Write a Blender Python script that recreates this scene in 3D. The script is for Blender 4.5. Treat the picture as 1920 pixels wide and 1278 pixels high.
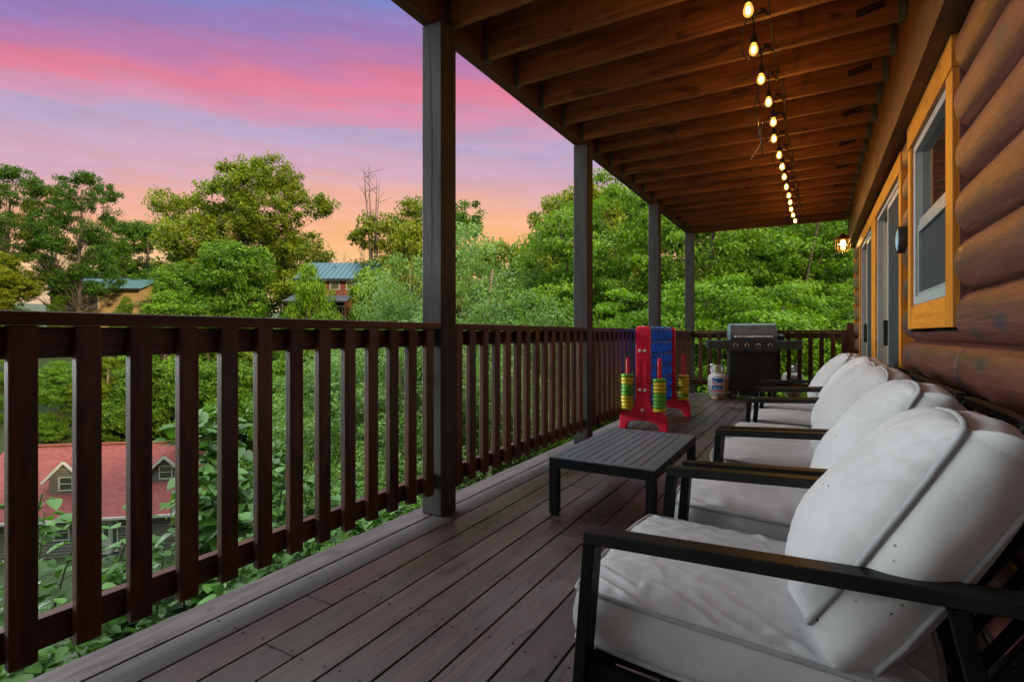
import bpy, bmesh, math, random
import numpy as np
from mathutils import Vector, Matrix, noise as mnoise
for o in list(bpy.data.objects):
    bpy.data.objects.remove(o)
S = bpy.context.scene
COL = S.collection
R = math.radians
# ------------------------------------------------------------------ camera
EYE = 1.03; FPX = 977.0; TH = R(30.04)
cd = bpy.data.cameras.new("camera"); cam = bpy.data.objects.new("camera", cd); COL.objects.link(cam)
cam.location = (0, 0, EYE); cam.rotation_euler = (R(90), 0, TH)
cd.sensor_width = 36; cd.lens = 36 * FPX / 1920; cd.shift_y = -13 / 1920
cd.clip_start = 0.05; cd.clip_end = 3000
S.camera = cam
CT, ST = math.cos(TH), math.sin(TH)
def ray(px, d):                       # a point seen at column px at depth d (metres)
    lat = (px - 960) / FPX * d
    return (lat * CT - d * ST, lat * ST + d * CT)
def zat(py, d): return EYE - (py - 626) * d / FPX
# ------------------------------------------------------------------ view
S.view_settings.view_transform = 'Standard'; S.view_settings.look = 'None'
S.view_settings.exposure = 0.0; S.view_settings.gamma = 1.0
S.render.engine = 'CYCLES'
try:
    S.cycles.max_bounces = 6; S.cycles.diffuse_bounces = 4; S.cycles.transmission_bounces = 4
    S.cycles.use_denoising = True; S.cycles.sample_clamp_indirect = 6
except Exception: pass
# ------------------------------------------------------------------ node helper
class NT:
    def __init__(s, tree): s.t = tree; s.n = tree.nodes; s.l = tree.links
    def add(s, typ, ins=None, **kw):
        nd = s.n.new(typ)
        for k, v in kw.items():
            setattr(nd, k, v)
        if ins:
            for k, v in ins.items(): s.set(nd, k, v)
        return nd
    def set(s, nd, k, v):
        sock = nd.inputs[k]
        if hasattr(v, 'bl_idname') and hasattr(v, 'outputs'): s.l.new(v.outputs[0], sock)
        elif isinstance(v, bpy.types.NodeSocket): s.l.new(v, sock)
        else:
            if isinstance(v, (tuple, list)) and len(v) == 3 and sock.type == 'RGBA': v = (*v, 1)
            sock.default_value = v
    def math(s, op, a, b=0.0, c=None, clamp=False):
        nd = s.add('ShaderNodeMath', operation=op, use_clamp=clamp)
        s.set(nd, 0, a); s.set(nd, 1, b)
        if c is not None: s.set(nd, 2, c)
        return nd
    def ramp(s, fac, stops, interp='LINEAR'):
        nd = s.add('ShaderNodeValToRGB'); cr = nd.color_ramp; cr.interpolation = interp
        while len(cr.elements) < len(stops): cr.elements.new(0.5)
        for e, (p, c) in zip(cr.elements, stops):
            e.position = p
            if isinstance(c, (int, float)): c = (c, c, c)
            e.color = (*c, 1)
        s.set(nd, 0, fac); return nd
    def mix(s, fac, a, b, blend='MIX'):
        nd = s.add('ShaderNodeMix', data_type='RGBA', blend_type=blend)
        s.set(nd, 0, fac); s.set(nd, 6, a); s.set(nd, 7, b)
        return nd.outputs[2]
    def noise(s, vec, scale, detail=4, rough=0.55, dist=0.0):
        nd = s.add('ShaderNodeTexNoise', ins={'Scale': scale, 'Detail': detail, 'Roughness': rough, 'Distortion': dist})
        if vec is not None: s.set(nd, 'Vector', vec)
        return nd.outputs[0]
    def mapping(s, vec, scale=(1, 1, 1), loc=(0, 0, 0), rot=(0, 0, 0)):
        nd = s.add('ShaderNodeMapping', ins={'Scale': scale, 'Location': loc, 'Rotation': rot})
        s.set(nd, 'Vector', vec); return nd.outputs[0]
# ------------------------------------------------------------------ world: sunset sky
SUN_EL, SUN_AZ = R(20), R(106)        # low warm sun behind the house (azimuth from +Y towards +X)
w = bpy.data.worlds.new("World"); S.world = w; w.use_nodes = True
N = NT(w.node_tree); N.n.clear()
tc = N.add('ShaderNodeTexCoord'); sp = N.add('ShaderNodeSeparateXYZ'); N.set(sp, 0, tc.outputs['Generated'])
X_, Y_, Z_ = sp.outputs[0], sp.outputs[1], sp.outputs[2]
hl = N.math('SQRT', N.math('ADD', N.math('MULTIPLY', X_, X_), N.math('MULTIPLY', Y_, Y_)))
vm = N.mapping(tc.outputs['Generated'], (1.6, 1.6, 7.0), (0.3, 1.2, 0.4), (R(3), R(-4), 0))
n1 = N.noise(vm, 1.3, 5, 0.52, 0.4)
vm2 = N.mapping(tc.outputs['Generated'], (3.2, 3.2, 30.0), (2.1, 0.7, 3.4), (R(-2), R(5), 0))
n2 = N.noise(vm2, 1.6, 5, 0.6, 0.3)
# direction across the view: -1 left .. +1 right
right = N.math('ADD', N.math('MULTIPLY', X_, CT), N.math('MULTIPLY', Y_, ST))
fwd = N.math('ADD', N.math('MULTIPLY', X_, -ST), N.math('MULTIPLY', Y_, CT))
den = N.math('SQRT', N.math('ADD', N.math('MULTIPLY', fwd, fwd), N.math('MULTIPLY', N.math('MULTIPLY', right, right), 0.12)))
el = N.math('DIVIDE', Z_, N.math('MAXIMUM', den, 0.05))          # height of the cloud bands
e2 = N.math('ADD', el, N.math('MULTIPLY', N.math('SUBTRACT', n1, 0.5), 0.15))
e3 = N.math('ADD', e2, N.math('MULTIPLY', N.math('SUBTRACT', n2, 0.5), 0.09))
e4 = N.math('ADD', e3, N.math('MULTIPLY', right, 0.05))
def srgb(r, g, b):
    f = lambda c: (c / 255 / 12.92) if c / 255 <= .04045 else ((c / 255 + .055) / 1.055) ** 2.4
    return (f(r), f(g), f(b))
skyr = N.ramp(N.math('MULTIPLY', e4, 1.25, clamp=True), [
    (0.00, srgb(250, 212, 175)), (0.13, srgb(253, 206, 160)), (0.21, srgb(251, 184, 146)), (0.29, srgb(242, 180, 168)),
    (0.36, srgb(214, 172, 190)), (0.45, srgb(188, 168, 200)), (0.505, srgb(212, 150, 178)), (0.555, srgb(226, 130, 156)), (0.62, srgb(188, 126, 172)),
    (0.70, srgb(154, 126, 184)), (0.79, srgb(128, 134, 198)), (0.90, srgb(118, 140, 205)), (1.0, srgb(150, 168, 210))], 'EASE')
# deepen the yellow glow near the horizon, centre right
glow = N.math('MULTIPLY', N.ramp(el, [(0.04, 0.2), (0.17, 1.0), (0.235, 0.5), (0.30, 0.0)]).outputs[0],
              N.ramp(N.math('MULTIPLY_ADD', right, 0.5, 0.5), [(0.25, 0.15), (0.42, 1.0), (0.56, 1.0), (0.66, 0.2)]).outputs[0])
sky1 = N.mix(N.math('MULTIPLY', glow, 0.75), skyr.outputs[0], srgb(255, 190, 118))
streak = N.ramp(n2, [(0.3, 0.93), (0.5, 1.0), (0.72, 1.09)]).outputs[0]
sky1 = N.mix(1.0, sky1, streak, 'MULTIPLY')
# unseen bright sky, added to the left and overhead to light porch and trees
nish = N.add('ShaderNodeTexSky', sky_type='NISHITA'); nish.sun_disc = False
nish.sun_elevation = SUN_EL; nish.sun_rotation = SUN_AZ
nis = N.mix(1.0, nish.outputs[0], (0.12, 0.12, 0.12), 'MULTIPLY')
fill_sky = N.mix(N.ramp(n1, [(0.35, 0.0), (0.7, 1.0)]).outputs[0], (0.90, 1.0, 1.05), (1.02, 1.04, 1.02))
FILL_GAIN = 31.0
cl2 = N.mix(1.0, fill_sky, (FILL_GAIN, FILL_GAIN, FILL_GAIN), 'MULTIPLY')
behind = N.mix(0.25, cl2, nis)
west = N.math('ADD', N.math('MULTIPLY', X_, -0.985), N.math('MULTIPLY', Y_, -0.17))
mfac = N.ramp(west, [(0.91, 0.0), (0.965, 1.0)]).outputs[0]  # mask of the added fill patch, just outside the left edge of view
rear_dim = N.ramp(fwd, [(0.0, 0.0), (0.25, 1.0)]).outputs[0]      # unseen sky behind the viewer dimmed to grey, so near-facing sides stay dark
rear = N.mix(rear_dim, (0.26, 0.28, 0.28), sky1)
zen = N.mix(1.0, fill_sky, (5.2, 5.2, 5.2), 'MULTIPLY')
rear = N.mix(N.ramp(Z_, [(0.62, 0.0), (0.9, 1.0)]).outputs[0], rear, zen)
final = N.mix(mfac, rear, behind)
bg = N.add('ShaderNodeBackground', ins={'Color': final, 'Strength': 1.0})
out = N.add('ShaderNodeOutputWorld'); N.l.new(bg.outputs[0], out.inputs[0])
# ------------------------------------------------------------------ sun
sd = bpy.data.lights.new("sun", 'SUN'); sd.energy = 5.0; sd.angle = R(3); sd.color = (1.0, 0.80, 0.50)
sun = bpy.data.objects.new("sun", sd); COL.objects.link(sun)
sdir = Vector((math.sin(SUN_AZ) * math.cos(SUN_EL), math.cos(SUN_AZ) * math.cos(SUN_EL), math.sin(SUN_EL)))
sun.rotation_euler = sdir.to_track_quat('Z', 'Y').to_euler(); sun.location = sdir * 60

# ================================================================== materials
MATS = {}
def newmat(name):
    m = bpy.data.materials.new(name); m.use_nodes = True
    T = NT(m.node_tree); T.n.clear()
    o = T.add('ShaderNodeOutputMaterial'); p = T.add('ShaderNodeBsdfPrincipled')
    T.l.new(p.outputs[0], o.inputs[0]); MATS[name] = m
    return m, T, p, o
def bump(T, p, h, strength=0.3, dist=0.01):
    b = T.add('ShaderNodeBump', ins={'Strength': strength, 'Distance': dist}); T.set(b, 'Height', h)
    T.l.new(b.outputs[0], p.inputs['Normal']); return b
def rnd(T):
    return T.add('ShaderNodeAttribute', attribute_name='rnd').outputs['Fac']
def wood(name, c1, c2, axis='y', rough=(0.45, 0.65), vary=0.35, stain=0.3, knots=0.5, spec=0.4, gscale=1.0, bmp=0.35):
    """wood with grain along axis, board-to-board variation, knots and dark stains"""
    m, T, p, o = newmat(name)
    oc = T.add('ShaderNodeTexCoord').outputs['Object']
    r = rnd(T)
    off = T.add('ShaderNodeCombineXYZ', ins={0: T.math('MULTIPLY', r, 37.0), 1: T.math('MULTIPLY', r, 91.0), 2: T.math('MULTIPLY', r, 53.0)})
    v = T.add('ShaderNodeVectorMath', operation='ADD'); T.set(v, 0, oc); T.set(v, 1, off)
    v = v.outputs[0]
    al, ac = 0.9 * gscale, 14.0 * gscale
    sc = {'x': (al, ac, ac), 'y': (ac, al, ac), 'z': (ac, ac, al)}[axis]
    g = T.noise(T.mapping(v, sc), 1.6, 6, 0.62, 0.9)
    fine = T.noise(T.mapping(v, tuple(a * 5 for a in sc)), 2.0, 3, 0.6)
    kn = T.noise(T.mapping(v, {'x': (2.6, 9, 9), 'y': (9, 2.6, 9), 'z': (9, 9, 2.6)}[axis]), 0.8, 2, 0.5, 1.4)
    kf = T.ramp(kn, [(0.63, 0.0), (0.69, knots)]).outputs[0]
    bl = T.noise(v, 1.7, 4, 0.6)
    col = T.mix(T.ramp(g, [(0.3, 0.0), (0.7, 1.0)]).outputs[0], c1, c2)
    col = T.mix(T.math('MULTIPLY', T.ramp(fine, [(0.55, 0.0), (0.75, 1.0)]).outputs[0], 0.45), col, tuple(c * 0.4 for c in c1))
    col = T.mix(T.math('MULTIPLY', T.ramp(bl, [(0.42, 0.0), (0.7, 1.0)]).outputs[0], stain), col, tuple(c * 0.35 for c in c1))
    col = T.mix(kf, col, tuple(c * 0.15 for c in c1))
    val = T.math('ADD', 1 - vary / 2, T.math('MULTIPLY', r, vary))
    hs = T.add('ShaderNodeHueSaturation', ins={'Value': val, 'Color': col})
    T.set(p, 'Base Color', hs.outputs[0])
    T.set(p, 'Roughness', T.ramp(bl, [(0.3, rough[0]), (0.7, rough[1])]).outputs[0])
    T.set(p, 'Specular IOR Level', spec)
    bump(T, p, T.math('ADD', g, T.math('MULTIPLY', fine, 0.5)), bmp, 0.004)
    return m
def plain(name, c, rough=0.5, metal=0.0, nscale=12, namp=0.12, spec=0.5, bmp=0.0, coat=0.0):
    m, T, p, o = newmat(name)
    oc = T.add('ShaderNodeTexCoord').outputs['Object']
    n = T.noise(oc, nscale, 5, 0.6)
    col = T.mix(T.ramp(n, [(0.3, 0.0), (0.7, 1.0)]).outputs[0], tuple(x * (1 - namp) for x in c), tuple(min(1, x * (1 + namp)) for x in c))
    hs = T.add('ShaderNodeHueSaturation', ins={'Value': T.math('ADD', 0.94, T.math('MULTIPLY', rnd(T), 0.12)), 'Color': col})
    T.set(p, 'Base Color', hs.outputs[0]); T.set(p, 'Metallic', metal); T.set(p, 'Specular IOR Level', spec)
    T.set(p, 'Roughness', T.ramp(n, [(0.25, max(rough - 0.08, 0.03)), (0.75, min(rough + 0.1, 1))]).outputs[0])
    if coat: T.set(p, 'Coat Weight', coat)
    if bmp: bump(T, p, T.noise(oc, nscale * 8, 4, 0.6), bmp, 0.002)
    return m
# deck boards: dark plum-brown stain, half glossy, worn in patches
def deckmat():
    m, T, p, o = newmat('deck_stain')
    oc = T.add('ShaderNodeTexCoord').outputs['Object']; r = rnd(T)
    off = T.add('ShaderNodeCombineXYZ', ins={0: T.math('MULTIPLY', r, 37.0), 1: T.math('MULTIPLY', r, 91.0), 2: 0.0})
    v = T.add('ShaderNodeVectorMath', operation='ADD'); T.set(v, 0, oc); T.set(v, 1, off); v = v.outputs[0]
    g = T.noise(T.mapping(v, (22, 1.1, 22)), 1.6, 7, 0.65, 1.2)
    fine = T.noise(T.mapping(v, (150, 5, 60)), 1.5, 4, 0.65)
    bl = T.noise(oc, 1.9, 5, 0.6); sp_ = T.noise(oc, 70, 2, 0.5)
    kn = T.noise(T.mapping(v, (11, 3, 5)), 0.8, 2, 0.5, 2.0)
    col = T.mix(T.ramp(g, [(0.32, 0.0), (0.68, 1.0)]).outputs[0], (0.020, 0.011, 0.007), (0.105, 0.064, 0.045))
    col = T.mix(T.math('MULTIPLY', T.ramp(bl, [(0.45, 0.0), (0.62, 1.0)]).outputs[0], 0.4), col, (0.10, 0.082, 0.075))
    col = T.mix(T.math('MULTIPLY', T.ramp(fine, [(0.56, 0.0), (0.7, 1.0)]).outputs[0], 0.7), col, (0.022, 0.016, 0.015))
    col = T.mix(T.ramp(kn, [(0.655, 0.0), (0.69, 0.85)]).outputs[0], col, (0.016, 0.010, 0.009))
    col = T.mix(T.ramp(sp_, [(0.765, 0.0), (0.79, 0.5)]).outputs[0], col, (0.25, 0.22, 0.19))
    hs = T.add('ShaderNodeHueSaturation', ins={'Value': T.math('ADD', 0.78, T.math('MULTIPLY', r, 0.5)), 'Color': col})
    T.set(p, 'Base Color', hs.outputs[0])
    T.set(p, 'Roughness', T.ramp(T.math('ADD', T.math('MULTIPLY', bl, 0.7), T.math('MULTIPLY', fine, 0.3)), [(0.34, 0.22), (0.64, 0.50)]).outputs[0])
    T.set(p, 'Specular IOR Level', 1.0)
    bump(T, p, T.math('ADD', g, T.math('MULTIPLY', fine, 0.8)), 0.45, 0.003)
    return m
deckmat()
wood('edge_board', (0.045, 0.028, 0.025), (0.13, 0.10, 0.10), 'y', (0.55, 0.8), 0.2, 0.3, 0.5)
wood('pale_board', (0.052, 0.046, 0.038), (0.10, 0.093, 0.082), 'y', (0.45, 0.7), 0.1, 0.2, 0.3)
wood('rail_wood', (0.040, 0.013, 0.006), (0.135, 0.040, 0.018), 'z', (0.4, 0.6), 0.5, 0.45)
wood('rail_wood_y', (0.040, 0.013, 0.006), (0.135, 0.040, 0.018), 'y', (0.4, 0.6), 0.4, 0.45)
wood('rail_wood_x', (0.060, 0.022, 0.015), (0.135, 0.046, 0.030), 'x', (0.4, 0.6), 0.4, 0.45)
wood('post_wood', (0.018, 0.015, 0.013), (0.060, 0.052, 0.046), 'z', (0.55, 0.8), 0.2, 0.4, 0.6)
wood('beam_wood', (0.055, 0.022, 0.015), (0.125, 0.045, 0.028), 'y', (0.6, 0.8), 0.3, 0.5)
wood('joist_wood', (0.10, 0.036, 0.010), (0.30, 0.112, 0.030), 'x', (0.55, 0.75), 0.4, 0.35, 0.6)
wood('ceil_wood', (0.10, 0.045, 0.018), (0.20, 0.092, 0.036), 'y', (0.6, 0.8), 0.5, 0.4, 0.6)
wood('trim_wood', (0.38, 0.118, 0.008), (0.58, 0.215, 0.016), 'y', (0.35, 0.55), 0.15, 0.15, 0.4)
wood('trim_wood_z', (0.38, 0.118, 0.008), (0.58, 0.215, 0.016), 'z', (0.35, 0.55), 0.15, 0.15, 0.4)
wood('ledger_wood', (0.060, 0.021, 0.006), (0.115, 0.042, 0.012), 'y', (0.4, 0.6), 0.3, 0.4, 0.5)
# log siding: reddish purple brown, glossy stain, blue-black knots
def logmat():
    m, T, p, o = newmat('log_stain')
    oc = T.add('ShaderNodeTexCoord').outputs['Object']; r = rnd(T)
    off = T.add('ShaderNodeCombineXYZ', ins={0: 0.0, 1: T.math('MULTIPLY', r, 91.0), 2: T.math('MULTIPLY', r, 17.0)})
    v = T.add('ShaderNodeVectorMath', operation='ADD'); T.set(v, 0, oc); T.set(v, 1, off); v = v.outputs[0]
    g = T.noise(T.mapping(v, (18, 1.5, 26)), 1.4, 6, 0.6, 1.2)
    bl = T.noise(T.mapping(v, (2.5, 1.4, 4)), 1.5, 4, 0.6)
    kn = T.noise(T.mapping(v, (3, 4.0, 9)), 1.0, 2, 0.5, 0.6)
    vo = T.add('ShaderNodeTexVoronoi', voronoi_dimensions='2D', ins={'Scale': 1.0, 'Randomness': 1.0}); sv = T.add('ShaderNodeSeparateXYZ'); T.set(sv, 0, v)
    cv = T.add('ShaderNodeCombineXYZ', ins={0: T.math('MULTIPLY', sv.outputs[1], 3.2), 1: T.math('MULTIPLY', sv.outputs[2], 9.0)}); T.set(vo, 'Vector', cv)
    vk = T.add('ShaderNodeTexVoronoi', voronoi_dimensions='2D', ins={'Scale': 1.0, 'Randomness': 1.0}); ck = T.add('ShaderNodeCombineXYZ', ins={0: T.math('ADD', T.math('MULTIPLY', sv.outputs[1], 1.3), T.math('MULTIPLY', g, 0.25)), 1: T.math('MULTIPLY', sv.outputs[2], 2.9)}); T.set(vk, 'Vector', ck)
    col = T.mix(T.ramp(g, [(0.3, 0.0), (0.7, 1.0)]).outputs[0], (0.050, 0.0150, 0.011), (0.140, 0.043, 0.034))
    col = T.mix(T.math('MULTIPLY', T.ramp(bl, [(0.5, 0.0), (0.7, 1.0)]).outputs[0], 0.10), col, (0.14, 0.050, 0.028))
    col = T.mix(T.ramp(kn, [(0.62, 0.0), (0.72, 0.3)]).outputs[0], col, (0.045, 0.026, 0.026))
    fg = T.noise(T.mapping(v, (40, 2.2, 150)), 1.5, 5, 0.7)
    col = T.mix(T.ramp(fg, [(0.48, 0.0), (0.70, 0.55)]).outputs[0], col, (0.040, 0.014, 0.010))
    col = T.mix(T.ramp(vk.outputs['Distance'], [(0.05, 0.85), (0.13, 0.0)]).outputs[0], col, (0.020, 0.022, 0.030))
    crk = T.noise(T.mapping(v, (30, 0.7, 60)), 1.2, 4, 0.6, 2.0)
    col = T.mix(T.ramp(crk, [(0.66, 0.0), (0.70, 0.7)]).outputs[0], col, (0.018, 0.010, 0.009))
    col = T.mix(T.ramp(vo.outputs['Distance'], [(0.022, 0.95), (0.034, 0.0)]).outputs[0], col, (0.01, 0.008, 0.008))
    hs = T.add('ShaderNodeHueSaturation', ins={'Value': T.math('ADD', 0.88, T.math('MULTIPLY', r, 0.24)), 'Color': col})
    T.set(p, 'Base Color', hs.outputs[0])
    T.set(p, 'Roughness', T.ramp(bl, [(0.3, 0.30), (0.7, 0.46)]).outputs[0]); T.set(p, 'Specular IOR Level', 0.8)
    bump(T, p, T.math('ADD', g, fg), 0.5, 0.004)
logmat()
def fabricmat():
    m, T, p, o = newmat('cushion_fabric')
    oc = T.add('ShaderNodeTexCoord').outputs['Object']
    wv = T.noise(oc, 900, 2, 0.5); bl = T.noise(oc, 3.2, 5, 0.62); bl2 = T.noise(oc, 9, 4, 0.6)
    vo = T.add('ShaderNodeTexVoronoi', ins={'Scale': 30.0, 'Randomness': 1.0}); T.set(vo, 'Vector', oc)
    gate = T.noise(oc, 5, 2, 0.5)
    col = T.mix(T.ramp(bl, [(0.4, 0.0), (0.72, 1.0)]).outputs[0], (0.66, 0.67, 0.665), (0.53, 0.535, 0.525))
    col = T.mix(T.math('MULTIPLY', T.ramp(bl2, [(0.5, 0.0), (0.75, 1.0)]).outputs[0], 0.3), col, (0.42, 0.42, 0.40))
    speck = T.math('MULTIPLY', T.ramp(vo.outputs['Distance'], [(0.07, 1.0), (0.10, 0.0)]).outputs[0],
                   T.ramp(gate, [(0.47, 0.0), (0.55, 1.0)]).outputs[0])
    col = T.mix(speck, col, (0.07, 0.055, 0.04))
    T.set(p, 'Base Color', col); T.set(p, 'Roughness', 0.9); T.set(p, 'Specular IOR Level', 0.15)
    T.set(p, 'Sheen Weight', 0.15)
    n3 = T.noise(oc, 22, 4, 0.6, 0.8)
    bump(T, p, T.math('ADD', T.math('MULTIPLY', wv, 0.3), n3), 0.09, 0.004)
fabricmat()
plain('piping', (0.40, 0.41, 0.41), 0.9, namp=0.15)
plain('chair_metal', (0.006, 0.007, 0.007), 0.5, 0.0, 60, 0.3, 0.12, 0.15)
def armmat():
    m, T, p, o = newmat('chair_arm_metal')
    oc = T.add('ShaderNodeTexCoord').outputs['Object']
    n = T.noise(oc, 7, 5, 0.7); f = T.noise(oc, 240, 2, 0.5)
    col = T.mix(T.ramp(n, [(0.35, 0.0), (0.7, 1.0)]).outputs[0], (0.007, 0.009, 0.009), (0.022, 0.025, 0.020))
    col = T.mix(T.ramp(f, [(0.62, 0.0), (0.7, 0.5)]).outputs[0], col, (0.10, 0.10, 0.085))
    T.set(p, 'Base Color', col); T.set(p, 'Roughness', 0.45); T.set(p, 'Specular IOR Level', 0.2); bump(T, p, f, 0.15, 0.001)
armmat()
plain('table_metal', (0.10, 0.12, 0.13), 0.40, 0.0, 25, 0.2, 0.6, 0.08)
plain('table_frame_metal', (0.010, 0.012, 0.013), 0.4, 0.0, 25, 0.2, 0.25, 0.08)
plain('red_plastic', (0.72, 0.008, 0.050), 0.38, 0, 9, 0.1, 0.5, 0.05)
plain('peg_plastic', (0.60, 0.006, 0.03), 0.35, 0, 9, 0.1, 0.5)
plain('blue_plastic', (0.02, 0.20, 1.0), 0.18, 0, 9, 0.15, 0.6)
plain('yellow_plastic', (0.60, 0.48, 0.015), 0.4, 0, 14, 0.12)
plain('green_plastic', (0.12, 0.40, 0.035), 0.4, 0, 14, 0.12)
plain('bolt_plastic', (0.62, 0.55, 0.52), 0.4)
plain('grill_black', (0.022, 0.026, 0.030), 0.35, 0.0, 12, 0.25, 0.6)
plain('grill_grey', (0.045, 0.055, 0.068), 0.33, 0.1, 12, 0.2, 0.6)
plain('grill_lid', (0.13, 0.17, 0.20), 0.36, 0.15, 8, 0.12, 0.5)
plain('grill_cabinet', (0.016, 0.017, 0.017), 0.45, 0.0, 4, 0.4, 0.4)
plain('steel', (0.62, 0.62, 0.60), 0.25, 1.0, 30, 0.1)
plain('rubber', (0.012, 0.012, 0.012), 0.6, 0, 30, 0.3)
plain('tank_paint', (0.40, 0.385, 0.36), 0.42, 0.0, 16, 0.3, 0.5, 0.1)
plain('tank_rust', (0.30, 0.19, 0.11), 0.7, 0, 12, 0.5)
plain('label_blue', (0.010, 0.115, 0.36), 0.4, 0, 20, 0.1)
plain('label_white', (0.74, 0.76, 0.80), 0.45, 0, 20, 0.08)
plain('label_red', (0.55, 0.045, 0.07), 0.45)
plain('brass', (0.60, 0.30, 0.08), 0.35, 1.0, 30, 0.3)
plain('cord_black', (0.012, 0.009, 0.008), 0.5)
plain('tag_paper', (0.42, 0.40, 0.34), 0.7, 0, 60, 0.4)
plain('vinyl_grey', (0.20, 0.22, 0.22), 0.35, 0, 20, 0.08)
plain('vinyl_white', (0.27, 0.29, 0.29), 0.35, 0, 20, 0.08)
plain('vinyl_tan', (0.22, 0.175, 0.115), 0.45, 0, 10, 0.15)
plain('hanger_metal', (0.10, 0.12, 0.11), 0.55, 0.6, 30, 0.4)
plain('screen_dark', (0.020, 0.027, 0.029), 0.75, 0, 200, 0.3, 0.3, 0.1)
plain('clock_face', (0.22, 0.35, 0.42), 0.3, 0, 8, 0.4)
plain('interior_dark', (0.015, 0.012, 0.010), 0.8)
plain('blind_slat', (0.24, 0.20, 0.145), 0.6, 0, 6, 0.15)
plain('asphalt', (0.06, 0.06, 0.062), 0.85, 0, 9, 0.3, 0.3, 0.3)
def glassmat():
    m, T, p, o = newmat('window_glass')
    T.set(p, 'Base Color', (0.012, 0.013, 0.013, 1)); T.set(p, 'Roughness', 0.03); T.set(p, 'Specular IOR Level', 1.0)
    T.set(p, 'IOR', 1.9)
glassmat()
m, T, p, o = newmat('pane_warm'); T.set(p, 'Base Color', (0.25, 0.22, 0.16, 1)); T.set(p, 'Roughness', 0.05); T.set(p, 'IOR', 2.2); T.set(p, 'Metallic', 0.6)
def emis(name, c, s):
    m, T, p, o = newmat(name); T.set(p, 'Base Color', (1, 0.8, 0.5, 1)); T.set(p, 'Emission Color', (*c, 1)); T.set(p, 'Emission Strength', s)
emis('bulb_glow', (1.0, 0.44, 0.06), 650.0)
emis('filament_glow', (1.0, 0.66, 0.26), 34.0)
def bulbglass():
    m, T, p, o = newmat('bulb_glass'); T.n.remove(p)
    a = T.add('ShaderNodeBsdfTransparent', ins={'Color': (1, 0.9, 0.65)}); g = T.add('ShaderNodeEmission', ins={'Color': (1, 0.50, 0.10), 'Strength': 1.5})
    mx = T.add('ShaderNodeMixShader', ins={0: 0.6}); T.l.new(a.outputs[0], mx.inputs[1]); T.l.new(g.outputs[0], mx.inputs[2])
    T.l.new(mx.outputs[0], o.inputs[0])
bulbglass()
def lampglass():
    m, T, p, o = newmat('lamp_glass'); T.n.remove(p)
    a = T.add('ShaderNodeBsdfTransparent', ins={'Color': (1, 0.93, 0.78)}); g = T.add('ShaderNodeBsdfGlossy', ins={'Roughness': 0.1, 'Color': (1, 0.9, 0.7)})
    mx = T.add('ShaderNodeMixShader', ins={0: 0.15}); T.l.new(a.outputs[0], mx.inputs[1]); T.l.new(g.outputs[0], mx.inputs[2])
    T.l.new(mx.outputs[0], o.inputs[0])
lampglass()
def leafmat(name, dark, light, gloss=0.15, transl=0.32):
    m, T, p, o = newmat(name)
    r = rnd(T); oc = T.add('ShaderNodeTexCoord').outputs['Object']
    oi = T.add('ShaderNodeObjectInfo')
    n = T.noise(oc, 0.9, 3, 0.5)
    f = T.math('ADD', T.math('MULTIPLY', r, 0.65), T.math('MULTIPLY', n, 0.45), clamp=True)
    col = T.mix(f, dark, light)
    col = T.mix(1.0, col, oi.outputs['Color'], 'MULTIPLY')
    T.set(p, 'Base Color', col); T.set(p, 'Roughness', 0.5); T.set(p, 'Specular IOR Level', gloss)
    tr = T.add('ShaderNodeBsdfTranslucent'); T.set(tr, 'Color', T.mix(1.0, col, (1.25, 1.35, 0.55), 'MULTIPLY'))
    mx = T.add('ShaderNodeMixShader', ins={0: transl}); T.l.new(p.outputs[0], mx.inputs[1]); T.l.new(tr.outputs[0], mx.inputs[2])
    T.l.new(mx.outputs[0], o.inputs[0])
leafmat('leaf_mid', (0.009, 0.032, 0.003), (0.17, 0.285, 0.022))
leafmat('leaf_pale', (0.030, 0.075, 0.016), (0.24, 0.38, 0.11))
leafmat('leaf_gold', (0.016, 0.038, 0.003), (0.28, 0.32, 0.018))
leafmat('leaf_oak', (0.009, 0.028, 0.003), (0.24, 0.30, 0.014))
leafmat('leaf_broad', (0.018, 0.070, 0.010), (0.10, 0.23, 0.030), 0.5, 0.3)
plain('bark', (0.115, 0.09, 0.07), 0.9, 0, 6, 0.5, 0.2, 0.5)
plain('bark_pale', (0.26, 0.20, 0.14), 0.9, 0, 6, 0.4, 0.2, 0.5)
plain('stem_green', (0.05, 0.075, 0.02), 0.7, 0, 8, 0.3)
def groundmat():
    m, T, p, o = newmat('ground_soil')
    oc = T.add('ShaderNodeTexCoord').outputs['Object']
    a = T.noise(oc, 0.35, 5, 0.6); b = T.noise(oc, 26, 5, 0.7); c = T.noise(oc, 4, 4, 0.6)
    col = T.mix(T.ramp(b, [(0.35, 0.0), (0.65, 1.0)]).outputs[0], (0.15, 0.125, 0.09), (0.38, 0.34, 0.275))
    col = T.mix(T.ramp(c, [(0.5, 0.0), (0.64, 0.8)]).outputs[0], col, (0.06, 0.08, 0.025))
    gp = T.add('ShaderNodeNewGeometry'); s_ = T.add('ShaderNodeSeparateXYZ'); T.set(s_, 0, gp.outputs['Position'])
    far = T.math('MAXIMUM', T.ramp(T.math('MULTIPLY', s_.outputs[0], -0.02), [(0.2, 0.0), (0.3, 1.0)]).outputs[0], T.ramp(T.math('MULTIPLY', s_.outputs[1], 0.05), [(0.25, 0.0), (0.4, 1.0)]).outputs[0])
    col = T.mix(far, col, T.mix(c, (0.010, 0.022, 0.004), (0.035, 0.055, 0.012)))
    T.set(p, 'Base Color', col); T.set(p, 'Roughness', 0.95); bump(T, p, b, 0.8, 0.04)
groundmat()
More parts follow.
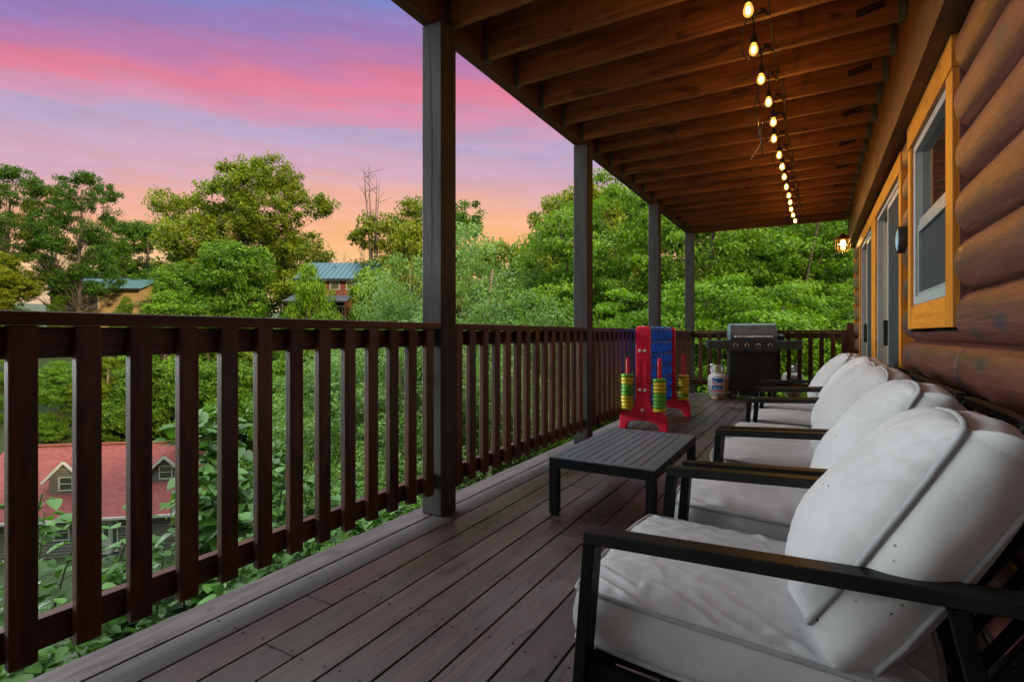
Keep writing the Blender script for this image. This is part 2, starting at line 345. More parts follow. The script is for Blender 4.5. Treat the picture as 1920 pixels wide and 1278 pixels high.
def shinglemat(name, c1, c2, mortar, sx=1.0):
    m, T, p, o = newmat(name)
    tc_ = T.add('ShaderNodeTexCoord').outputs['UV']
    b = T.add('ShaderNodeTexBrick', ins={'Color1': c1, 'Color2': c2, 'Mortar': mortar, 'Scale': 1.0, 'Mortar Size': 0.012, 'Mortar Smooth': 0.4, 'Brick Width': 0.30, 'Row Height': 0.14, 'Bias': 0.0})
    T.set(b, 'Vector', tc_)
    n = T.noise(T.mapping(tc_, (3.3, 7.1, 1)), 1.3, 4, 0.7)
    col = T.mix(T.ramp(n, [(0.35, 0.0), (0.65, 0.65)]).outputs[0], b.outputs[0], tuple(x * 0.62 for x in c1))
    T.set(p, 'Base Color', col); T.set(p, 'Roughness', 0.9); bump(T, p, b.outputs[1], -0.4, 0.02)
shinglemat('shingle_red', (0.25, 0.062, 0.056), (0.15, 0.037, 0.035), (0.05, 0.017, 0.016))
shinglemat('shingle_grey', (0.13, 0.13, 0.15), (0.10, 0.10, 0.115), (0.05, 0.05, 0.055))
plain('roof_teal', (0.004, 0.055, 0.080), 0.4, 0, 3, 0.12)
plain('roof_pale_teal', (0.07, 0.16, 0.17), 0.4, 0, 3, 0.12)
plain('log_grey', (0.14, 0.132, 0.115), 0.75, 0, 5, 0.3)
plain('log_red', (0.20, 0.055, 0.035), 0.75, 0, 5, 0.3)
plain('wall_tan', (0.36, 0.24, 0.10), 0.75, 0, 2, 0.25)
plain('wall_grey', (0.17, 0.18, 0.17), 0.75, 0, 2, 0.25)
plain('white_trim', (0.42, 0.41, 0.37), 0.5, 0, 5, 0.1)
plain('log_end_amber', (0.30, 0.085, 0.025), 0.4, 0, 30, 0.5, 0.5, 0.4)

# ================================================================== mesh helpers
rng = random.Random(7)
class MB:
    """collects shapes and links them as ONE mesh object; every shape carries its own 'rnd' value"""
    def __init__(s): s.v = []; s.f = []; s.r = []; s.uv = None
    def _add(s, vs, fs, r=None):
        b = len(s.v); s.v += [tuple(v) for v in vs]; r = rng.random() if r is None else r
        s.f += [tuple(i + b for i in f) for f in fs]; s.r += [r] * len(fs); return s
    def box(s, x0, x1, y0, y1, z0, z1, r=None):
        return s._add([(x0, y0, z0), (x1, y0, z0), (x1, y1, z0), (x0, y1, z0), (x0, y0, z1), (x1, y0, z1), (x1, y1, z1), (x0, y1, z1)],
                      [(0, 3, 2, 1), (4, 5, 6, 7), (0, 1, 5, 4), (1, 2, 6, 5), (2, 3, 7, 6), (3, 0, 4, 7)], r)
    def obox(s, a, b, w, h, up=(0, 0, 1), r=None, off=0):
        """bar from a to b, width w (sideways), height h (along up)"""
        a = Vector(a); b = Vector(b); d = (b - a).normalized(); u = Vector(up); sd_ = d.cross(u).normalized(); u = sd_.cross(d).normalized()
        vs = []
        for q in (a, b):
            for i, j in ((-1, -1), (1, -1), (1, 1), (-1, 1)): vs.append(q + sd_ * i * w / 2 + u * j * h / 2)
        return s._add(vs, [(0, 1, 2, 3), (4, 7, 6, 5), (0, 4, 5, 1), (1, 5, 6, 2), (2, 6, 7, 3), (3, 7, 4, 0)], r)
    def tube(s, pts, rad, n=8, caps=True, r=None, closed=False):
        pts = [Vector(p) for p in pts]; m = len(pts)
        rads = rad if isinstance(rad, (list, tuple)) else [rad] * m
        prev = None; vs = []
        for i, p in enumerate(pts):
            if closed: d = pts[(i + 1) % m] - pts[i - 1]
            else: d = pts[min(i + 1, m - 1)] - pts[max(i - 1, 0)]
            d.normalize()
            if prev is None:
                ref = Vector((0, 0, 1)) if abs(d.z) < 0.9 else Vector((1, 0, 0)); u = d.cross(ref).normalized()
            else:
                u = (prev - d * prev.dot(d)).normalized()
            prev = u; v = d.cross(u)
            for k in range(n):
                a = 2 * math.pi * k / n; vs.append(p + (u * math.cos(a) + v * math.sin(a)) * rads[i])
        fs = []
        for i in range(m if closed else m - 1):
            j = (i + 1) % m
            for k in range(n):
                k2 = (k + 1) % n; fs.append((i * n + k, i * n + k2, j * n + k2, j * n + k))
        if caps and not closed: fs += [tuple(range(n))[::-1], tuple((m - 1) * n + k for k in range(n))]
        return s._add(vs, fs, r)
    def lathe(s, prof, c=(0, 0, 0), n=24, axis='z', r=None, closed=False):
        """prof: list of (radius, height)"""
        vs = []
        for (rr, h) in prof:
            for k in range(n):
                a = 2 * math.pi * k / n; x, y = rr * math.cos(a), rr * math.sin(a)
                q = {'z': (x, y, h), 'x': (h, x, y), 'y': (y, h, x)}[axis]
                vs.append((q[0] + c[0], q[1] + c[1], q[2] + c[2]))
        m = len(prof); fs = []
        for i in range(m if closed else m - 1):
            j = (i + 1) % m
            for k in range(n):
                k2 = (k + 1) % n; fs.append((i * n + k, i * n + k2, j * n + k2, j * n + k))
        if not closed:
            if prof[0][0] > 1e-6: fs.append(tuple(range(n))[::-1])
            if prof[-1][0] > 1e-6: fs.append(tuple((m - 1) * n + k for k in range(n)))
        return s._add(vs, fs, r)
    def prism(s, pts2, h0, h1, plane='xz', r=None):
        """polygon pts2 in plane extruded between h0,h1 along the third axis"""
        n = len(pts2); vs = []
        for h in (h0, h1):
            for (a, b) in pts2:
                vs.append({'xz': (a, h, b), 'xy': (a, b, h), 'yz': (h, a, b)}[plane])
        fs = [tuple(range(n))[::-1], tuple(range(n, 2 * n))] + [(i, (i + 1) % n, n + (i + 1) % n, n + i) for i in range(n)]
        return s._add(vs, fs, r)
    def build(s, name, mat, parent=None, bevel=0.0, smooth=False, segs=2, xf=None):
        me = bpy.data.meshes.new(name)
        vs = s.v if xf is None else [tuple(xf @ Vector(v)) for v in s.v]
        me.from_pydata(vs, [], s.f); me.update()
        bm = bmesh.new(); bm.from_mesh(me); bmesh.ops.recalc_face_normals(bm, faces=bm.faces); bm.to_mesh(me); bm.free()
        at = me.attributes.new('rnd', 'FLOAT', 'FACE'); at.data.foreach_set('value', s.r)
        me.materials.append(MATS[mat])
        if smooth: me.shade_smooth() if smooth is True else None
        o = bpy.data.objects.new(name, me); COL.objects.link(o)
        if parent: o.parent = parent
        if bevel:
            b = o.modifiers.new('bevel', 'BEVEL'); b.width = bevel; b.segments = segs; b.limit_method = 'ANGLE'; b.angle_limit = R(35)
            b.harden_normals = False
        if smooth == 'auto': 
            for p_ in me.polygons: p_.use_smooth = True
            try:
                em = o.modifiers.new('edge', 'EDGE_SPLIT'); em.split_angle = R(38)
            except Exception: pass
        return o
def curve(P, k=5):
    P = [Vector(p) for p in P]; Q = [P[0] * 2 - P[1]] + P + [P[-1] * 2 - P[-2]]; out_ = []
    for i in range(1, len(Q) - 2):
        for j in range(k):
            t = j / k; a, b_, c, d = Q[i - 1], Q[i], Q[i + 1], Q[i + 2]
            out_.append(.5 * ((2 * b_) + (c - a) * t + (2 * a - 5 * b_ + 4 * c - d) * t * t + (3 * b_ - a - 3 * c + d) * t ** 3))
    return out_ + [P[-1]]
def tag(o, label=None, cat=None, group=None, kind=None):
    if label: o['label'] = label
    if cat: o['category'] = cat
    if group: o['group'] = group
    if kind: o['kind'] = kind
    return o
def empty(name, loc=(0, 0, 0), rz=0, label=None, cat=None, group=None, kind=None):
    o = bpy.data.objects.new(name, None); COL.objects.link(o); o.location = loc; o.rotation_euler = (0, 0, rz)
    o.empty_display_size = 0.1
    return tag(o, label, cat, group, kind)
def children(o): return [c for c in bpy.data.objects if c.parent == o]
def dup(o, parent=None):
    c = o.copy(); COL.objects.link(c); c.parent = parent
    for ch in children(o): dup(ch, c)
    return c
# ================================================================== deck, posts, railings, upper deck
YEND = 9.56; XIN = -1.81; YSTART = -4.5
deck = empty('deck_floor', (-0.6, 3, 0), 0, 'dark plum brown plank deck floor with black gaps between the boards', 'deck')
deck.location = (0, 0, 0)
b = MB(); r2 = random.Random(3)
seams = [-2.03, -1.881, -1.732] + [-1.732 + .1492 * k for k in range(1, 17)]
jn = MB()
def board(mb, x0, x1, gap=0.0085, joints=True):
    ys = [YSTART]; y = YSTART + r2.uniform(1.5, 4.5)
    while joints and y < YEND - 0.8: ys.append(y); y += r2.choice([2.44, 3.05, 3.66])
    ys.append(YEND)
    for yj in ys[1:-1]: jn.box(x0 + gap / 2 + .002, x1 - gap / 2 - .002, yj - .0026, yj + .0026, -.03, .0016)
    for a, c in zip(ys, ys[1:]): mb.box(x0 + gap / 2, x1 - gap / 2, a + .0015, c - .0015, -0.036, r2.uniform(-.0012, .0012))
for a, c in zip(seams[2:], seams[3:]): board(b, a, min(c, 0.64))
b.build('deck_boards', 'deck_stain', deck, bevel=0.002, segs=3)
b = MB(); board(b, seams[0], seams[1], joints=False); b.build('edge_board', 'edge_board', deck, bevel=0.004, segs=3)
b = MB(); board(b, seams[1], seams[2], joints=False); b.build('worn_board', 'pale_board', deck, bevel=0.005, segs=3)
b = MB()
for k in range(36): b.box(-1.99, 0.64, -4.4 + .4 * k, -4.36 + .4 * k, -.27, -.04)
b.box(-2.02, -1.98, YSTART, YEND, -.30, -.04); b.box(-2.02, .64, YEND - .04, YEND, -.30, -.04)
b.build('floor_joists', 'beam_wood', deck)
jn.build('joint_shadow_gap', 'interior_dark', deck)
b = MB()
for y in (-3.9, -.1, 2.4, 4.59, 7.15, 9.45): b.box(-1.97, -1.85, y - .06, y + .06, -9.0, -.3)
b.build('support_posts', 'post_wood', deck)
# screws and debris specks on the boards
b = MB()
for a, c in zip(seams[1:], seams[2:]):
    for k in range(34):
        y = -0.1 + k * .4
        if y > YEND: break
        for xx in (a + .03, c - .03):
            b.lathe([(0.0, .0), (.0045, .0), (.0045, .0016), (0, .0016)], (xx + r2.uniform(-.006, .006), y + r2.uniform(-.02, .02), .0008), 6)
b.build('screw_heads', 'cord_black', deck)

PY = [2.337, 4.524, 7.09, 9.42]
post_labels = ['tall grey wooden porch post nearest the viewer, left of the slatted table',
               'grey wooden porch post between the nearest post and the red game',
               'grey wooden porch post behind the blue game grid',
               'grey wooden corner post where the side railing meets the end railing']
for i, y in enumerate(PY):
    e = empty('porch_post', (XIN - .07, y + .07, 0), 0, post_labels[i], 'post', 'porch posts along the railing')
    b = MB(); b.box(-.07, .07, -.07, .07, 0.002, 2.798)
    b.build('shaft', 'post_wood', e, bevel=0.006)
    if i == 0:
        b = MB(); rr = random.Random(5); x = -.02; pts = []
        for k in range(30):
            pts.append((x, -.0712, 2.75 - k * .05)); x += rr.uniform(-.003, .0042)
        for k in range(29):
            wd = .0028 * math.sin(math.pi * (k + .5) / 29) + .0006
            (xa, ya, za), (xb, yb, zb) = pts[k], pts[k + 1]
            b._add([(xa - wd, ya, za), (xa + wd, ya, za), (xb + wd, yb, zb), (xb - wd, yb, zb)], [(0, 1, 2, 3)])
        b.build('split', 'interior_dark', e)
# near post behind the viewer
e = empty('porch_post', (XIN - .07, -.9, 0), 0, 'grey wooden porch post behind the viewer', 'post', 'porch posts along the railing')
b = MB(); b.box(-.07, .07, -.07, .07, 0.002, 2.798); b.build('shaft', 'post_wood', e, bevel=0.006)

def railing(y0, y1, first, lab, step=.1413):
    e = empty('porch_railing', (XIN - .04, y0, 0), 0, lab, 'railing', 'dark red railing sections along the deck edge')
    b = MB(); b.box(-.125, .04, 0.002, y1 - y0 - .002, 1.055, 1.092); b.build('cap_rail', 'rail_wood_y', e, bevel=.005)
    b = MB(); b.box(-.040, -.002, 0.002, y1 - y0 - .002, .963, 1.050); b.build('top_rail', 'rail_wood_y', e, bevel=.003)
    b = MB(); b.box(-.040, -.002, 0.002, y1 - y0 - .002, .157, .243); b.build('bottom_rail', 'rail_wood_y', e, bevel=.003)
    y = first; rr = random.Random(int(y0 * 100))
    while y < y1 - .04:
        t = rr.uniform(-.003, .003)
        b = MB(); zz = rr.uniform(-.004, .004)
        b.box(0, .036, y - .062 - y0 + t, y - y0 + t, .140 + zz, 1.053)
        bo = b.build('baluster', 'rail_wood', e, bevel=.006, segs=3); y += step
        if y0 < 3:
            for zn, nm in ((.995, 'nail_head'), (.205, 'nail_head')):
                q_ = MB(); q_.lathe([(0, .0363), (.0035, .0363), (.0035, .0371), (0, .0371)], (0, y - step - y0 - .031 + rr.uniform(-.006, .006), zn + rr.uniform(-.012, .012)), 8, 'x'); q_.build(nm, 'cord_black', bo)
    return e
railing(-.83, 2.335, .5817 - .1413 * 9, 'near section of dark red slatted railing, left of the tall nearest post')
railing(2.479, 4.522, 2.55, 'second section of slatted railing, between the two nearest posts', .1445)
railing(4.666, 7.088, 4.76, 'third section of slatted railing, running behind the red game')
railing(7.232, 9.418, 7.33, 'fourth and farthest section of side railing, behind the blue grid up to the corner')
# end railing
e = empty('end_railing', (XIN, 9.46, 0), 0, 'reddish slatted end railing behind the gas grill', 'railing')
L = .44 - XIN
b = MB(); b.box(.0, L - .002, -.04, .115, 1.055, 1.092); b.build('cap_rail', 'rail_wood_x', e, bevel=.005)
b = MB(); b.box(.0, L - .002, .002, .040, .963, 1.050); b.build('top_rail', 'rail_wood_x', e, bevel=.003)
b = MB(); b.box(.0, L - .002, .002, .040, .157, .243); b.build('bottom_rail', 'rail_wood_x', e, bevel=.003)
x = .09
while x < L - .05:
    b = MB(); b.box(x, x + .062, -.036, 0, .140, 1.053); b.build('baluster', 'rail_wood', e, bevel=.006, segs=3); x += .150
b = MB(); b.box(L, L + .088, -.03, .058, .0, 1.20); b.build('end_post', 'rail_wood', e, bevel=.004)

# ---- upper deck (porch ceiling)
up = empty('upper_deck', (0, 0, 2.8), 0, 'warm brown joisted underside of the upper deck forming the porch ceiling', 'porch ceiling')
up.location = (0, 0, 0)
b = MB(); b.box(-1.945, -1.907, YSTART, 9.60, 2.80, 3.075); b.box(-1.906, -1.872, YSTART, 9.60, 2.803, 3.075)
b.build('edge_beam', 'beam_wood', up, bevel=.003)
b = MB(); b.box(-1.871, .46, 9.565, 9.60, 2.80, 3.07); b.build('end_beam', 'joist_wood', up, bevel=.003)
b = MB(); xx = -1.96
while xx < .60:
    b.box(xx, xx + .138, YSTART, 9.62, 3.078, 3.112); xx += .145
b.build('ceiling_boards', 'ceil_wood', up, bevel=.003)
b = MB(); b.box(-2.0, .7, YSTART - .1, 9.7, 3.118, 3.14); b.build('upper_floor', 'interior_dark', up)
JY = [3.70 + .4064 * k for k in range(-10, 15)]
rr = random.Random(11)
for y in JY:
    b = MB(); b.box(-1.869, .457, y - .019, y + .019, 2.828 + rr.uniform(-.003, .003), 3.076)
    j = b.build('joist', 'joist_wood', up, bevel=.004)
    for xa, xb in ((-1.871, -1.835), (.42, .459)):
        h = MB(); h.box(xa, xb, y - .024, y - .0215, 2.822, 3.0); h.box(xa, xb, y + .0215, y + .024, 2.822, 3.0); h.box(xa, xb, y - .024, y + .024, 2.818, 2.822)
        h.build('joist_hanger', 'hanger_metal', j)
# hurricane straps near the wall
for k, y in enumerate(JY):
    if k % 2 == 0 and y > 2:
        h = MB(); h.obox((.22, y - .0215, 2.90), (.36, y - .0215, 2.93), .003, .022); h.obox((.22, y - .0215, 2.925), (.36, y - .0215, 2.955), .003, .016)
        h.build('metal_strap', 'cord_black', up)

# ================================================================== log cabin wall
cab = empty('log_cabin', (.6, 2, 0), 0, 'log cabin wall of reddish brown half logs with amber trimmed window and doors', 'cabin')
cab.location = (0, 0, 0)
XS, XB = .606, .528; PITCH = .23; Z0 = .99
def logs(y0, y1, zlo, zhi, name='log_wall', n=9):
    mb = MB()
    k0 = math.floor((zlo - Z0) / PITCH + 1e-6); z = Z0 + k0 * PITCH
    while z < zhi - .01:
        za, zb = max(z, zlo), min(z + PITCH, zhi); prof = []
        rr_ = random.Random(int(round(z * 1000)))
        wob = [rr_.uniform(-.004, .004) for _ in range(40)]
        for i in range(n + 1):
            t = i / n; zz = z + PITCH * t
            if zz < za - 1e-6 or zz > zb + 1e-6: continue
            s_ = 2 * t - 1
            prof.append((XS - (XS - XB) * max(0, 1 - abs(s_) ** 2.3) ** .60, zz))
        if len(prof) > 1:
            if zb - za < .03: z += PITCH; continue
            # end-rounded log: sections along y, ends shrink back to the seam
            L_ = y1 - y0; ends = [0, .006, .018, .04] ; ss = [(y0 + e_) for e_ in ends] + list(np.linspace(y0 + .3, y1 - .3, max(2, int(L_ / .5)))) if L_ > .8 else [y0 + e_ for e_ in ends]
            ss = list(ss) + [y1 - e_ for e_ in ends[::-1]]
            vs = []; m_ = len(prof) + 2
            for j, yy in enumerate(ss):
                e_ = min(yy - y0, y1 - yy); q = min(1, e_ / .04); f = 0.86 + .14 * math.sqrt(max(0, 1 - (1 - q) ** 2))
                wv = .003 * math.sin(yy * 2.1 + z * 9)
                vs.append((XS + .04, yy, prof[0][1]))
                for (px_, pz_) in prof: vs.append((XS - (XS - px_) * f + (wv if 0 < px_ < XS - .01 else 0), yy, pz_))
                vs.append((XS + .04, yy, prof[-1][1]))
            fs = [tuple(range(m_))[::-1], tuple((len(ss) - 1) * m_ + i for i in range(m_))]
            for j in range(len(ss) - 1):
                for i in range(m_):
                    i2 = (i + 1) % m_; fs.append((j * m_ + i, j * m_ + i2, (j + 1) * m_ + i2, (j + 1) * m_ + i))
            mb._add(vs, fs, rr_.random())
        z += PITCH
    return mb.build(name, 'log_stain', cab, smooth='auto')
WIN = (2.95, 4.19, 1.06, 2.34)
logs(-4.5, 2.93, -.16, 2.60)
logs(2.93, 4.205, -.16, 1.055)
logs(4.205, 4.48, -.16, 2.60)
logs(8.30, 9.54, -.16, 2.60)
b = MB(); b.box(.655, .70, -4.5, 2.99, -6, 3.08); b.box(.655, .70, 4.15, 4.55, -6, 3.08); b.box(.655, .70, 8.2, 9.58, -6, 3.08)
b.box(.655, .70, 2.99, 4.15, -6, 1.1); b.box(.655, .70, 2.99, 4.15, 2.28, 3.08); b.box(.655, .70, 4.55, 8.2, 2.2, 3.08); b.box(.655, .70, 4.55, 8.2, -6, -.02)
b.build('wall_backing', 'interior_dark', cab)
b = MB(); b.box(.60, 6.5, 9.57, 9.62, -6, 7.5); b.box(6.45, 6.5, -6, 9.56, -6, 7.5); b.box(.705, 6.45, -6, -5.95, -6, 7.5); b.box(.62, .70, -6, 9.56, 3.15, 7.5)
b.build('outer_wall', 'log_stain', cab)
b = MB(); b.box(.2, 7, -6.3, 9.9, 7.52, 7.7); b.build('roof', 'interior_dark', cab)
b = MB(); b.box(.541, .655, 9.541, 9.566, 0, 2.80); b.build('corner_board', 'trim_wood_z', cab, bevel=.003)
b = MB(); b.box(.462, .53, -4.5, 9.56, 2.585, 3.075); b.build('upper_ledger', 'ledger_wood', cab, bevel=.004)
b = MB(); b.box(.448, .655, -4.5, 9.56, 2.35, 2.583)
b.build('lower_ledger', 'ledger_wood', cab, bevel=.004)
# window
wf = MB(); XT = .528
wf.box(XT - .010, .62, 2.95, 3.115, 1.06, 2.345)
for q_ in (2.936, 4.191):
    b = MB(); b.box(XT + .024, .62, q_, q_ + .015, 1.06, 2.34); b.build('window_reveal', 'log_stain', cab)
b = MB(); b.box(XT, .555, 2.952, 3.085, 1.06, 2.20); ro = b.build('window_trim_jamb', 'trim_wood_z', cab, bevel=.003)
b = MB(); b.box(XT, .62, 4.105, 4.19, 1.06, 2.20); b.build('window_trim_jamb', 'trim_wood_z', cab, bevel=.003)
b = MB(); b.box(XT - .004, .62, 2.952, 4.19, 2.203, 2.348); b.build('window_header', 'trim_wood', cab, bevel=.003)
b = MB(); b.box(XT + .004, .62, 3.087, 4.103, 1.062, 1.205); b.build('window_apron', 'trim_wood', cab, bevel=.003)
win = empty('window', (.56, 3.6, 1.2)); win.parent = cab; win.location = (0, 0, 0)
b = MB()
y0, y1, z0, z1 = 3.09, 4.10, 1.21, 2.20
b.box(.545, .63, y0, y0 + .05, z0, z1); b.box(.545, .63, y1 - .05, y1, z0, z1); b.box(.545, .63, y0 + .05, y1 - .05, z0, z0 + .05); b.box(.545, .63, y0 + .05, y1 - .05, z1 - .045, z1)
b.build('window_frame', 'vinyl_white', win, bevel=.003)
b = MB()
b.box(.56, .60, y0 + .05, y1 - .05, 1.655, 1.70); b.box(.567, .60, y0 + .05, y1 - .05, 1.705, 1.735)
b.box(.56, .60, y0 + .051, y0 + .075, 1.26, 1.655); b.box(.56, .60, y1 - .075, y1 - .051, 1.26, 1.655); b.box(.56, .60, y0 + .075, y1 - .075, 1.26, 1.285)
b.build('sash', 'vinyl_grey', win, bevel=.002)
b = MB(); b.box(.585, .59, y0 + .05, y1 - .05, 1.70, z1 - .045); b.build('window_pane', 'window_glass', win)
b = MB(); b.box(.578, .582, y0 + .076, y1 - .076, 1.286, 1.654); b.build('insect_screen', 'screen_dark', win)
# doors
def door(name, y0, y1, panel, zt=2.17):
    e = empty(name); e.parent = cab
    b = MB(); fr = .545
    b.box(fr, .64, y0, y0 + .035, .0, zt); b.box(fr, .64, y1 - .035, y1, 0, zt); b.box(fr, .64, y0 + .035, y1 - .035, zt - .035, zt); b.box(fr, .64, y0 + .035, y1 - .035, 0, .03)
    b.build('door_frame', 'vinyl_white', e, bevel=.002)
    ym = panel
    b = MB(); b.box(.552, .575, y0 + .036, y0 + .075, .03, zt - .036); b.box(.552, .575, ym - .045, ym, .03, zt - .036); b.box(.552, .575, y0 + .075, ym - .045, zt - .085, zt - .036); b.box(.552, .575, y0 + .075, ym - .045, .03, .13)
    b.build('screen_frame', 'vinyl_white', e, bevel=.002)
    b = MB(); b.box(.560, .563, y0 + .075, ym - .045, .13, zt - .085); b.build('screen', 'screen_dark', e)
    b = MB(); b.box(.595, .62, y0 + .036, y0 + .09, .03, zt - .036); b.box(.595, .62, y1 - .09, y1 - .036, .03, zt - .036); b.box(.595, .62, ym - .05, ym + .03, .03, zt - .036)
    b.build('glass_frame', 'vinyl_tan', e, bevel=.002)
    b = MB(); b.box(.606, .610, y0 + .09, y1 - .09, .03, zt - .04); b.build('door_pane', 'window_glass', e)
    b = MB()
    yy = ym + .05
    while yy < y1 - .1: b.box(.601, .604, yy, yy + .05, .08, zt - .08); yy += .085
    b.build('blind', 'blind_slat', e)
    b = MB(); b.box(.520, .552, ym - .04, ym - .008, .93, 1.15); b.build('door_handle', 'cord_black', e, bevel=.004)
door('patio_door', 4.60, 6.25, 5.50)
door('back_door', 6.62, 8.20, 7.50)
for (a, c) in ((4.50, 4.597), (6.253, 6.617), (8.203, 8.295)):
    b = MB(); b.box(XT - .002, .62, a, c, 0, 2.172); b.build('door_trim_jamb', 'trim_wood_z', cab, bevel=.003)
b = MB(); b.box(XT - .004, .62, 4.50, 8.295, 2.174, 2.30); b.build('door_header', 'trim_wood', cab, bevel=.003)
# amber log end & round clock
b = MB(); pr = [(.0, 0), (.06, .0), (.062, .02), (.055, .045), (0, .05)]
for k in range(6): b.obox((.575, 4.225 + .015 * k, 1.40), (.565, 4.235 + .015 * k, 1.95), .03, .05, (0, 1, 0))
b.build('carved_plank', 'log_end_amber', cab, bevel=.006)
ck = empty('wall_clock', (.50, 4.33, 1.66), 0, 'small round wall clock with pale blue face between the window and the patio door', 'clock')
b = MB(); b.lathe([(0, .055), (.082, .055), (.090, .045), (.090, .0), (.086, -.012), (.080, -.015), (.076, -.008), (0, -.008)], (0, 0, 0), 32, 'x'); b.build('clock_case', 'cord_black', ck, smooth='auto')
b = MB(); b.lathe([(0, -.018), (.05, -.017), (.076, -.010), (.076, -.0085)], (0, 0, 0), 32, 'x'); b.build('clock_face', 'clock_face', ck, smooth='auto')
# lantern on a bracket at the house corner
ln = empty('hanging_lantern', (.375, 9.02, 2.36), 0, 'lit caged lantern with bronze hood hanging at the far corner of the cabin', 'lantern')
b = MB(); b.lathe([(.022, .14), (.03, .125), (.045, .115), (.115, .055), (.118, .045), (.10, .05), (.02, .10)], n=24); b.build('hood', 'brass', ln, smooth='auto')
b = MB(); b.lathe([(.062, .05), (.078, .02), (.078, -.06), (.062, -.10), (.03, -.115), (.0, -.118)], n=24); b.build('globe', 'lamp_glass', ln, smooth='auto')
b = MB(); b.lathe([(0, .045), (.022, .03), (.034, .0), (.034, -.03), (.02, -.055), (0, -.06)], n=16); b.build('bulb', 'filament_glow', ln, smooth='auto')
b = MB()
for k in range(6):
    a = k * math.pi / 3 + .2; c_, s_ = math.cos(a), math.sin(a)
    b.tube([(.095 * c_, .095 * s_, .055), (.098 * c_, .098 * s_, -.02), (.09 * c_, .09 * s_, -.085), (.05 * c_, .05 * s_, -.125), (0, 0, -.135)], .0035, 6)
b.tube([(.098 * math.cos(t), .098 * math.sin(t), -.045) for t in np.linspace(0, 2 * math.pi, 25)[:-1]], .003, 6, closed=True)
b.lathe([(.012, -.13), (.012, -.15), (0, -.155)], n=10)
b.build('cage', 'brass', ln)
b = MB(); b.tube([(0, 0, .14), (.0, 0, .19), (.06, 0, .20), (.12, .0, .16), (.14, 0, .09)], .007, 8)
b.obox((.08, 0, .22), (.115, 0, .31), .035, .035); b.tube([(.10, 0, .31), (.115, 0, .40), (.12, .1, .46)], .006, 8)
b.tube([(-.02, 0, .14), (-.10, -.02, .24), (-.14, -.03, .36), (-.15, -.02, .47)], .005, 8)
b.build('bracket', 'cord_black', ln)

# ================================================================== string lights
sl = empty('string_lights', (0, 0, 0), 0, 'string of amber bulbs on a black cord hanging from the ceiling joists', 'string lights')
bp = []
for (px_, py_) in [(1403, 16), (1413, 90), (1427, 146), (1441, 189), (1450, 227), (1451, 258), (1461, 289), (1466.5, 311), (1470.5, 330), (1474.5, 349), (1479, 365), (1481.5, 378), (1483.5, 391), (1487, 402), (1491, 413)]:
    d = 1.62 * FPX / (626 - py_); x, y = ray(px_, d); bp.append((x, y, 2.65))
rr = random.Random(21)
bp = [(-.29, 2.04, 2.65), (-.27, 2.45, 2.64)] + bp
for i, (x, y, z) in enumerate(bp):
    e = MB(); e.lathe([(.009, .075), (.013, .07), (.017, .045), (.018, .026), (.015, .022)], n=14)
    so = e.build('bulb_socket', 'cord_black', sl, smooth='auto'); so.location = (x, y, z)
    t = MB(); t.lathe([(.009, .024), (.017, .015), (.0235, -.004), (.0245, -.018), (.020, -.032), (.011, -.041), (0, -.044)], n=18)
    bu = t.build('glass_bulb', 'bulb_glass', so, smooth='auto')
    t = MB(); t.lathe([(0, .010), (.009, .004), (.0105, -.012), (.008, -.026), (0, -.031)], n=12); t.build('filament', 'bulb_glow', bu, smooth='auto')
cd_ = MB()
for i, (x, y, z) in enumerate(bp):
    cd_.tube([(x, y, z + .07), (x + .004, y + .003, z + .13), (x - .006, y - .01, 2.83)], .0045, 6)
    if i + 1 < len(bp):
        x2, y2, z2 = bp[i + 1]; sx = .075 if i % 2 == 0 else .085; sg = 1
        cd_.tube(curve([(x, y, 2.83), (x + sx * .7, y + .05, 2.86), (x + sx, y + .14, 2.80), (x + sx * 1.05, y + .23, 2.72), (x + sx * .9, y + .27, 2.745), (x + sx * .4, y2 - .05, 2.83), (x2, y2, 2.83)]), .0055, 6)
        if i % 2: cd_.tube(curve([(x - .03, y, 2.84), (x - .07, y + .1, 2.80), (x - .08, y + .2, 2.74), (x - .05, y + .26, 2.72), (x - .02, y + .33, 2.82)]), .005, 6)
cd_.build('cord', 'cord_black', sl)
x, y, z = bp[6]
b = MB(); b.tube([(x - .07, y - .3, 2.83), (x - .11, y - .2, 2.72), (x - .10, y - .1, 2.62), (x - .09, y - .05, 2.52)], .005, 6)
b.tube([(x - .07, y - .1, 2.62), (x - .085, y - .06, 2.58), (x - .08, y - .03, 2.50), (x - .07, y - .04, 2.40)], .006, 6)
b.build('loose_cord', 'cord_black', sl)
b = MB(); b.obox((x - .09, y - .04, 2.47), (x - .15, y - .05, 2.37), .03, .004); b.build('paper_tag', 'tag_paper', sl)
